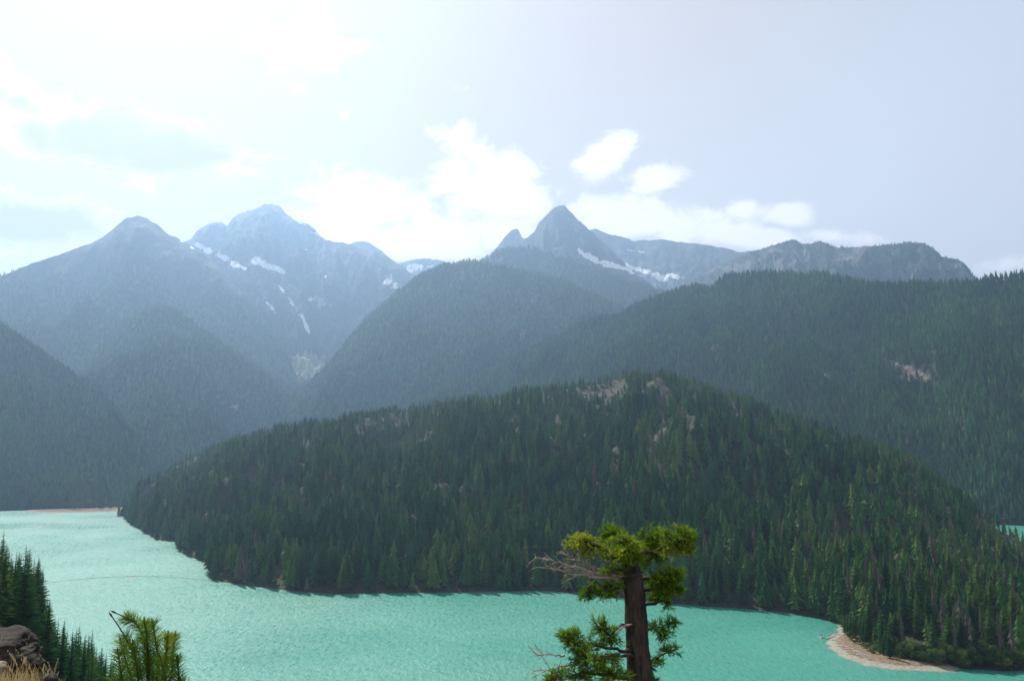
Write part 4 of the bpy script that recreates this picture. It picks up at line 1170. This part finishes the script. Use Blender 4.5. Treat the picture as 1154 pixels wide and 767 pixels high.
    # a sprig of needles, unit template along +X: 0.2 m
    def sprig(seed):
        r2 = np.random.RandomState(seed); v, t = [], []
        for i in range(34):
            s_ = 0.02 + 0.17 * (i / 34.0); a = r2.rand() * 6.28; l = 0.032 * (0.8 + .5 * r2.rand()); w = 0.0048
            d = np.array([0.55, math.cos(a), math.sin(a)]); d /= np.linalg.norm(d)
            sd = np.cross(d, [1, 0, 0]); sd /= np.linalg.norm(sd) + 1e-9
            b0 = np.array([s_, 0, 0]); q = len(v)
            v += [b0 - sd * w, b0 + sd * w, b0 + d * l + sd * w * .7, b0 + d * l - sd * w * .7]; t.append((q, q + 1, q + 2, q + 3))
        return np.array(v), np.array(t)
    SP_ = [sprig(q) for q in range(4)]
    for path, rad, clumps in limbs:
        mb = MB(); P_ = [A(*p) for p in path]
        # smooth wander
        full = [P_[0]]
        for a, b_ in zip(P_[:-1], P_[1:]):
            for q in (0.33, 0.66, 1.0):
                full.append(a.lerp(b_, q) + Vector((rs.uniform(-1, 1), rs.uniform(-1, 1), rs.uniform(-1, 1))) * 0.025)
        mb.tube(full, [rad * (1 - 0.75 * i / (len(full) - 1)) for i in range(len(full))], 8)
        Vs, Ts, tn = [], [], []; off = 0
        for (cx, cy, rx, ry, num, tint) in clumps:
            c = A(cx, cy, path[-1][2] * 0.8); sx, sz = rx * TD / F, ry * TD / F
            anchor = min(full[len(full) // 3:], key=lambda p: (p - c).length)
            for _ in range(int(num * 1.45)):
                while True:
                    q = nrs.uniform(-1, 1, 3)
                    if np.linalg.norm(q) < 1: break
                tip = c + Vector((q[0] * sx, q[1] * max(sx, .25) * 0.9, q[2] * sz))
                mid = anchor.lerp(tip, 0.5) + Vector((rs.uniform(-.05, .05), rs.uniform(-.05, .05), rs.uniform(-.03, .06)))
                mb.tube([anchor, mid, tip], [0.012, 0.008, 0.003], 4, False)
                dr = (tip - mid).normalized()
                for k2 in range(9):      # sprigs fan out round the twig's outer half
                    f = 0.15 + 0.85 * k2 / 8.0; p0 = mid.lerp(tip, f)
                    if (p0 - tip).length > 0.22: p0 = tip + (p0 - tip).normalized() * 0.22 * rs.random()
                    d = (dr * 0.7 + Vector((rs.gauss(0, .65), rs.gauss(0, .65), rs.gauss(0.28, .5)))).normalized()
                    a = d.orthogonal().normalized(); b2 = d.cross(a)
                    M = np.array([d, a, b2]) * (0.5 + 0.45 * rs.random())
                    V_, T_ = SP_[rs.randrange(4)]
                    Vs.append(V_ @ M + np.array(p0)); Ts.append(T_ + off); off += len(V_)
                    tn.append(np.full(len(V_), np.clip(tint - .08 + .16 * k2 / 8.0 + rs.gauss(0, .12), 0.02, .93)))
        br = mb.build('limb', M_FIRBARK, root, True)
        mesh_np('foliage', np.concatenate(Vs), np.concatenate(Ts), M_FIRFOL, attrs={'tint': np.concatenate(tn)}, parent=br)
    # dead grey boughs on the left
    for path in ([(706, 652, 0), (685, 648, -.3), (660, 643, -.5), (635, 636, -.6), (606, 627, -.7)], [(706, 648, 0), (680, 643, -.1), (655, 634, -.1), (636, 625, -.1)],
                 [(700, 652, -.2), (672, 650, -.5), (645, 646, -.7), (618, 640, -.9)], [(636, 738, -.5), (622, 737, -.6), (604, 738, -.6)], [(645, 748, -.5), (625, 752, -.6), (604, 757, -.6)]):
        mb = MB(); P_ = [A(*p) for p in path]; small = len(path) == 3
        full = [P_[0]]
        for a, b_ in zip(P_[:-1], P_[1:]):
            for q in (0.25, .5, 0.75, 1.0): full.append(a.lerp(b_, q) + Vector((rs.uniform(-1, 1), rs.uniform(-1, 1), rs.uniform(-1, 1))) * 0.03)
        mb.tube(full, [(0.02 if small else .032) * (1 - .85 * i / (len(full) - 1)) + .003 for i in range(len(full))], 6)
        for i in range(3 if small else 4, len(full)):
            for _ in range(2 if small else 3):
                d = (full[i] - full[i - 1]).normalized() * .6 + Vector((rs.gauss(0, .35), rs.gauss(0, .4), rs.gauss(.1, .45)))
                p = full[i]; q = p + d * rs.uniform(.08, .26); q2 = q + (d + Vector((0, 0, rs.gauss(0, .3)))) * rs.uniform(.05, .15)
                mb.tube([p, q, q2], [.009, .006, .003], 4, False)
                if rs.random() < .7: mb.tube([q, q + Vector((rs.gauss(0, .1), rs.gauss(0, .1), rs.gauss(0, .1)))], [.005, .002], 3, False)
        mb.build('dead_bough', M_DEAD, root, True)
    # broken stub and bare burr
    mb = MB(); mb.tube([A(712, 703, -.28), A(704, 705, -.5), A(699, 708, -.55), A(694, 714, -.6)], [.016, .024, .026, .008], 8)
    mb.tube([A(701, 706, -.5), A(698, 701, -.5)], [.014, .004], 6); mb.build('broken_stub', M_DEAD, root, True)
    mb = MB(); mb.tube([A(699, 652, -.2), A(706, 649, -.34), A(714, 648, -.34), A(722, 645, -.2), (A(726, 644, 0))], [.02, .035, .035, .03, .01], 8); mb.build('limb', M_FIRBARK, root, True)
    return root
make_fir()

# ------------------------------------------------------------------ young pine at the lower left
def make_sapling():
    rs = random.Random(9); D = 5.0
    b0 = at(166, 820, D); gz = hillside_z(b0.x, b0.y)
    base = Vector((b0.x, b0.y, gz)); root = empty('young_pine', base)
    tag(root, 'bushy young pine with long needles in front of the lake at the lower left', 'pine sapling')
    def A(x, y, d=0.0): return at(x, y, D + d) - base
    hub = A(166, 830)
    mb = MB(); mb.tube([Vector((0, 0, -.05)), hub * 0.5, hub, A(166, 790)], [.028, .022, .018, .01], 8); mb.build('trunk', M_FIRBARK, root, True)
    # stems: px path, depth, needle start fraction, tint
    stems = [([(164, 800), (160, 765), (150, 735), (138, 712), (126, 694)], 0, 0.25, .72, .5), ([(166, 800), (166, 750), (163, 722), (154, 703), (143, 696), (130, 690)], .02, .15, .82, .5),
             ([(166, 800), (168, 755), (166, 725), (163, 700)], -.05, .15, .98, .5), ([(168, 800), (178, 755), (176, 725), (172, 702)], .05, .15, .99, .6), ([(170, 800), (184, 760), (187, 735), (189, 716)], -.03, .15, .99, .75),
             ([(172, 800), (192, 765), (194, 740), (197, 716)], .06, .15, .97, .6), ([(162, 800), (150, 770), (142, 745), (136, 722)], .08, .15, .98, .65), ([(160, 800), (143, 780), (137, 760), (133, 735)], -.08, .15, .98, .45),
             ([(168, 800), (158, 775), (154, 750), (150, 725)], -.1, .15, .98, .45), ([(168, 800), (182, 780), (186, 765), (181, 742)], -.12, .1, .98, .45), ([(168, 800), (196, 785), (201, 765), (200, 742)], 0, .1, .98, .4),
             ([(166, 800), (171, 775), (172, 755), (169, 740)], .12, .1, .98, .4), ([(164, 800), (140, 790), (131, 777), (128, 765)], .03, .1, .98, .35), ([(170, 805), (200, 800), (212, 785), (205, 768)], -.02, .1, .98, .4),
             ([(162, 812), (138, 812), (120, 800), (112, 790)], .1, .1, .98, .4), ([(168, 815), (205, 820), (222, 812), (230, 800)], .1, .1, .98, .4)]
    for path, dep, f0, f1, tint in stems:
        P_ = [A(x, y, dep * min(1, i / 2)) for i, (x, y) in enumerate(path)]
        full = []
        for i in range(len(P_) - 1):
            p0 = P_[max(i - 1, 0)]; p1 = P_[i]; p2 = P_[i + 1]; p3 = P_[min(i + 2, len(P_) - 1)]
            for q in range(8):
                t = q / 8; full.append(0.5 * ((2 * p1) + (p2 - p0) * t + (2 * p0 - 5 * p1 + 4 * p2 - p3) * t * t + (3 * p1 - p0 - 3 * p2 + p3) * t ** 3))
        full.append(P_[-1]); n = len(full)
        mb = MB(); mb.tube(full, [.006 * (1 - .5 * i / n) for i in range(n)], 6)
        # terminal bud
        tip = full[-1]; d = (full[-1] - full[-2]).normalized()
        mb.tube([tip - d * .004, tip + d * .012, tip + d * .03], [.004, .006, .001], 6)
        st = mb.build('shoot', M_FIRBARK, root, True)
        v, f, tn = [], [], []
        Lt = sum((full[i + 1] - full[i]).length for i in range(n - 1)); N = int(Lt * (f1 - f0) * 1250)
        for _ in range(N):
            g = f0 + (f1 - f0) * rs.random(); i = min(int(g * (n - 1)), n - 2); fr = g * (n - 1) - i
            p = full[i].lerp(full[i + 1], fr); d = (full[i + 1] - full[i]).normalized()
            a = rs.random() * 6.28; o1 = d.orthogonal().normalized(); o2 = d.cross(o1)
            nd = (d * rs.uniform(.35, 1.3) + o1 * math.cos(a) + o2 * math.sin(a)).normalized()
            l = rs.uniform(.045, .085) * (0.85 if g > .93 else 1); w = .0011
            sd = nd.cross(Vector((0, 1, 0))).normalized() * w
            bend = Vector((0, 0, -.006 * rs.random())); q = len(v)
            v += [tuple(p - sd), tuple(p + sd), tuple(p + nd * l * .55 + sd), tuple(p + nd * l * .55 - sd), tuple(p + nd * l + bend)]
            f += [(q, q + 1, q + 2, q + 3), (q + 3, q + 2, q + 4)]
            tn += [min(.93, max(.02, tint + .25 * (g - .5) + rs.gauss(0, .12)))] * 5
        quads = [x for x in f if len(x) == 4]; tris = [x for x in f if len(x) == 3]
        mesh_np('needles', v, [np.array(quads), np.array(tris)], M_PINEFOL, attrs={'tint': tn}, parent=st)
make_sapling()

# ------------------------------------------------------------------ boulders and dry grass at the lower left
def rock(name, c, s, seed, mat, label, cat='boulder', group=None):
    import bmesh
    from mathutils import noise as mn
    bm = bmesh.new(); bmesh.ops.create_icosphere(bm, subdivisions=6, radius=1.0)
    off = Vector((seed * 3.7, seed * 1.3, 0))
    for v in bm.verts:
        d = v.co.normalized()
        c1 = mn.cell_vector(d * 1.3 + off)
        k = 1 + 0.25 * mn.noise(d * 1.1 + off) + 0.12 * mn.noise(d * 2.7 + off) - 0.10 * abs(mn.noise(d * 4.5 + off)) + 0.04 * mn.noise(d * 10 + off) + 0.02 * mn.noise(d * 28 + off) - 0.05 * max(0.0, 0.12 - abs(mn.noise(d * 2.1 + off * 2))) / 0.12
        # facet: press flat along a few planes
        p = d * k
        for n_, h in ((Vector((.25, -.3, .92)), .80), (Vector((.85, -.1, .5)), .82), (Vector((.1, -.98, .1)), .85), (Vector((-.6, -.2, .8)), .85)):
            n_ = n_.normalized(); q = p.dot(n_)
            if q > h: p -= n_ * (q - h) * .75
        v.co = Vector((p.x * s[0], p.y * s[1], p.z * s[2]))
    me = bpy.data.meshes.new(name); bm.to_mesh(me); bm.free(); me.materials.append(mat)
    me.polygons.foreach_set('use_smooth', [True] * len(me.polygons))
    o = bpy.data.objects.new(name, me); COL.objects.link(o); o.location = c
    tag(o, label, cat, group); return o
rock('boulder', at(-10, 742, 8.7), (.42, .38, .25), 2.2, M_BOULDER, 'large dark brown boulder at the left edge above dry grass')
rock('stone', at(-4, 752, 7.6), (.06, .08, .05), 5.1, M_DRYSOIL, 'small pale stone in the dry grass below the boulder', 'stone')
rock('stone', at(58, 764, 7.8), (.05, .06, .04), 9.3, M_BOULDER, 'small dark stone right of the boulder in the dry grass', 'stone')

def make_grass():
    rs = random.Random(21); v, f = [], []
    for k in range(12000):
        x = rs.uniform(-6.2, -3.4); y = rs.uniform(5.4, 7.9)
        z = hillside_z(x, y)
        if z < 137.75: continue
        tall = rs.random() < 0.05
        h = rs.uniform(.07, .18) * (2.2 if tall else 1); w = .0022
        a = rs.random() * 6.28; b_ = rs.uniform(.2, .8) * h * .6 + .02
        lx, ly = b_ * (math.cos(a) - .35), b_ * math.sin(a) * .7; q = len(v)
        v += [(x - w, y, z - .01), (x + w, y, z - .01), (x + lx * .3 + w * .8, y + ly * .3, z + h * .6), (x + lx * .3 - w * .8, y + ly * .3, z + h * .6), (x + lx, y + ly, z + h)]
        f += [(q, q + 1, q + 2, q + 3), (q + 3, q + 2, q + 4)]
        if tall:
            for j in range(7):
                zz = z + h * (.72 + .04 * j); px_ = x + lx * (.45 + .08 * j); q = len(v); sd = .006 * (1 if j % 2 else -1)
                v += [(px_, y + ly * .7, zz), (px_ + sd, y + ly * .7, zz + .012), (px_, y + ly * .7 + .004, zz + .022)]; f.append((q, q + 1, q + 2))
    mb = MB(); mb.v, mb.f = v, f; o = mb.build('grass', M_GRASS)
    tag(o, 'dry golden grass below the boulder at the lower left corner', 'grass', kind='stuff')
make_grass()
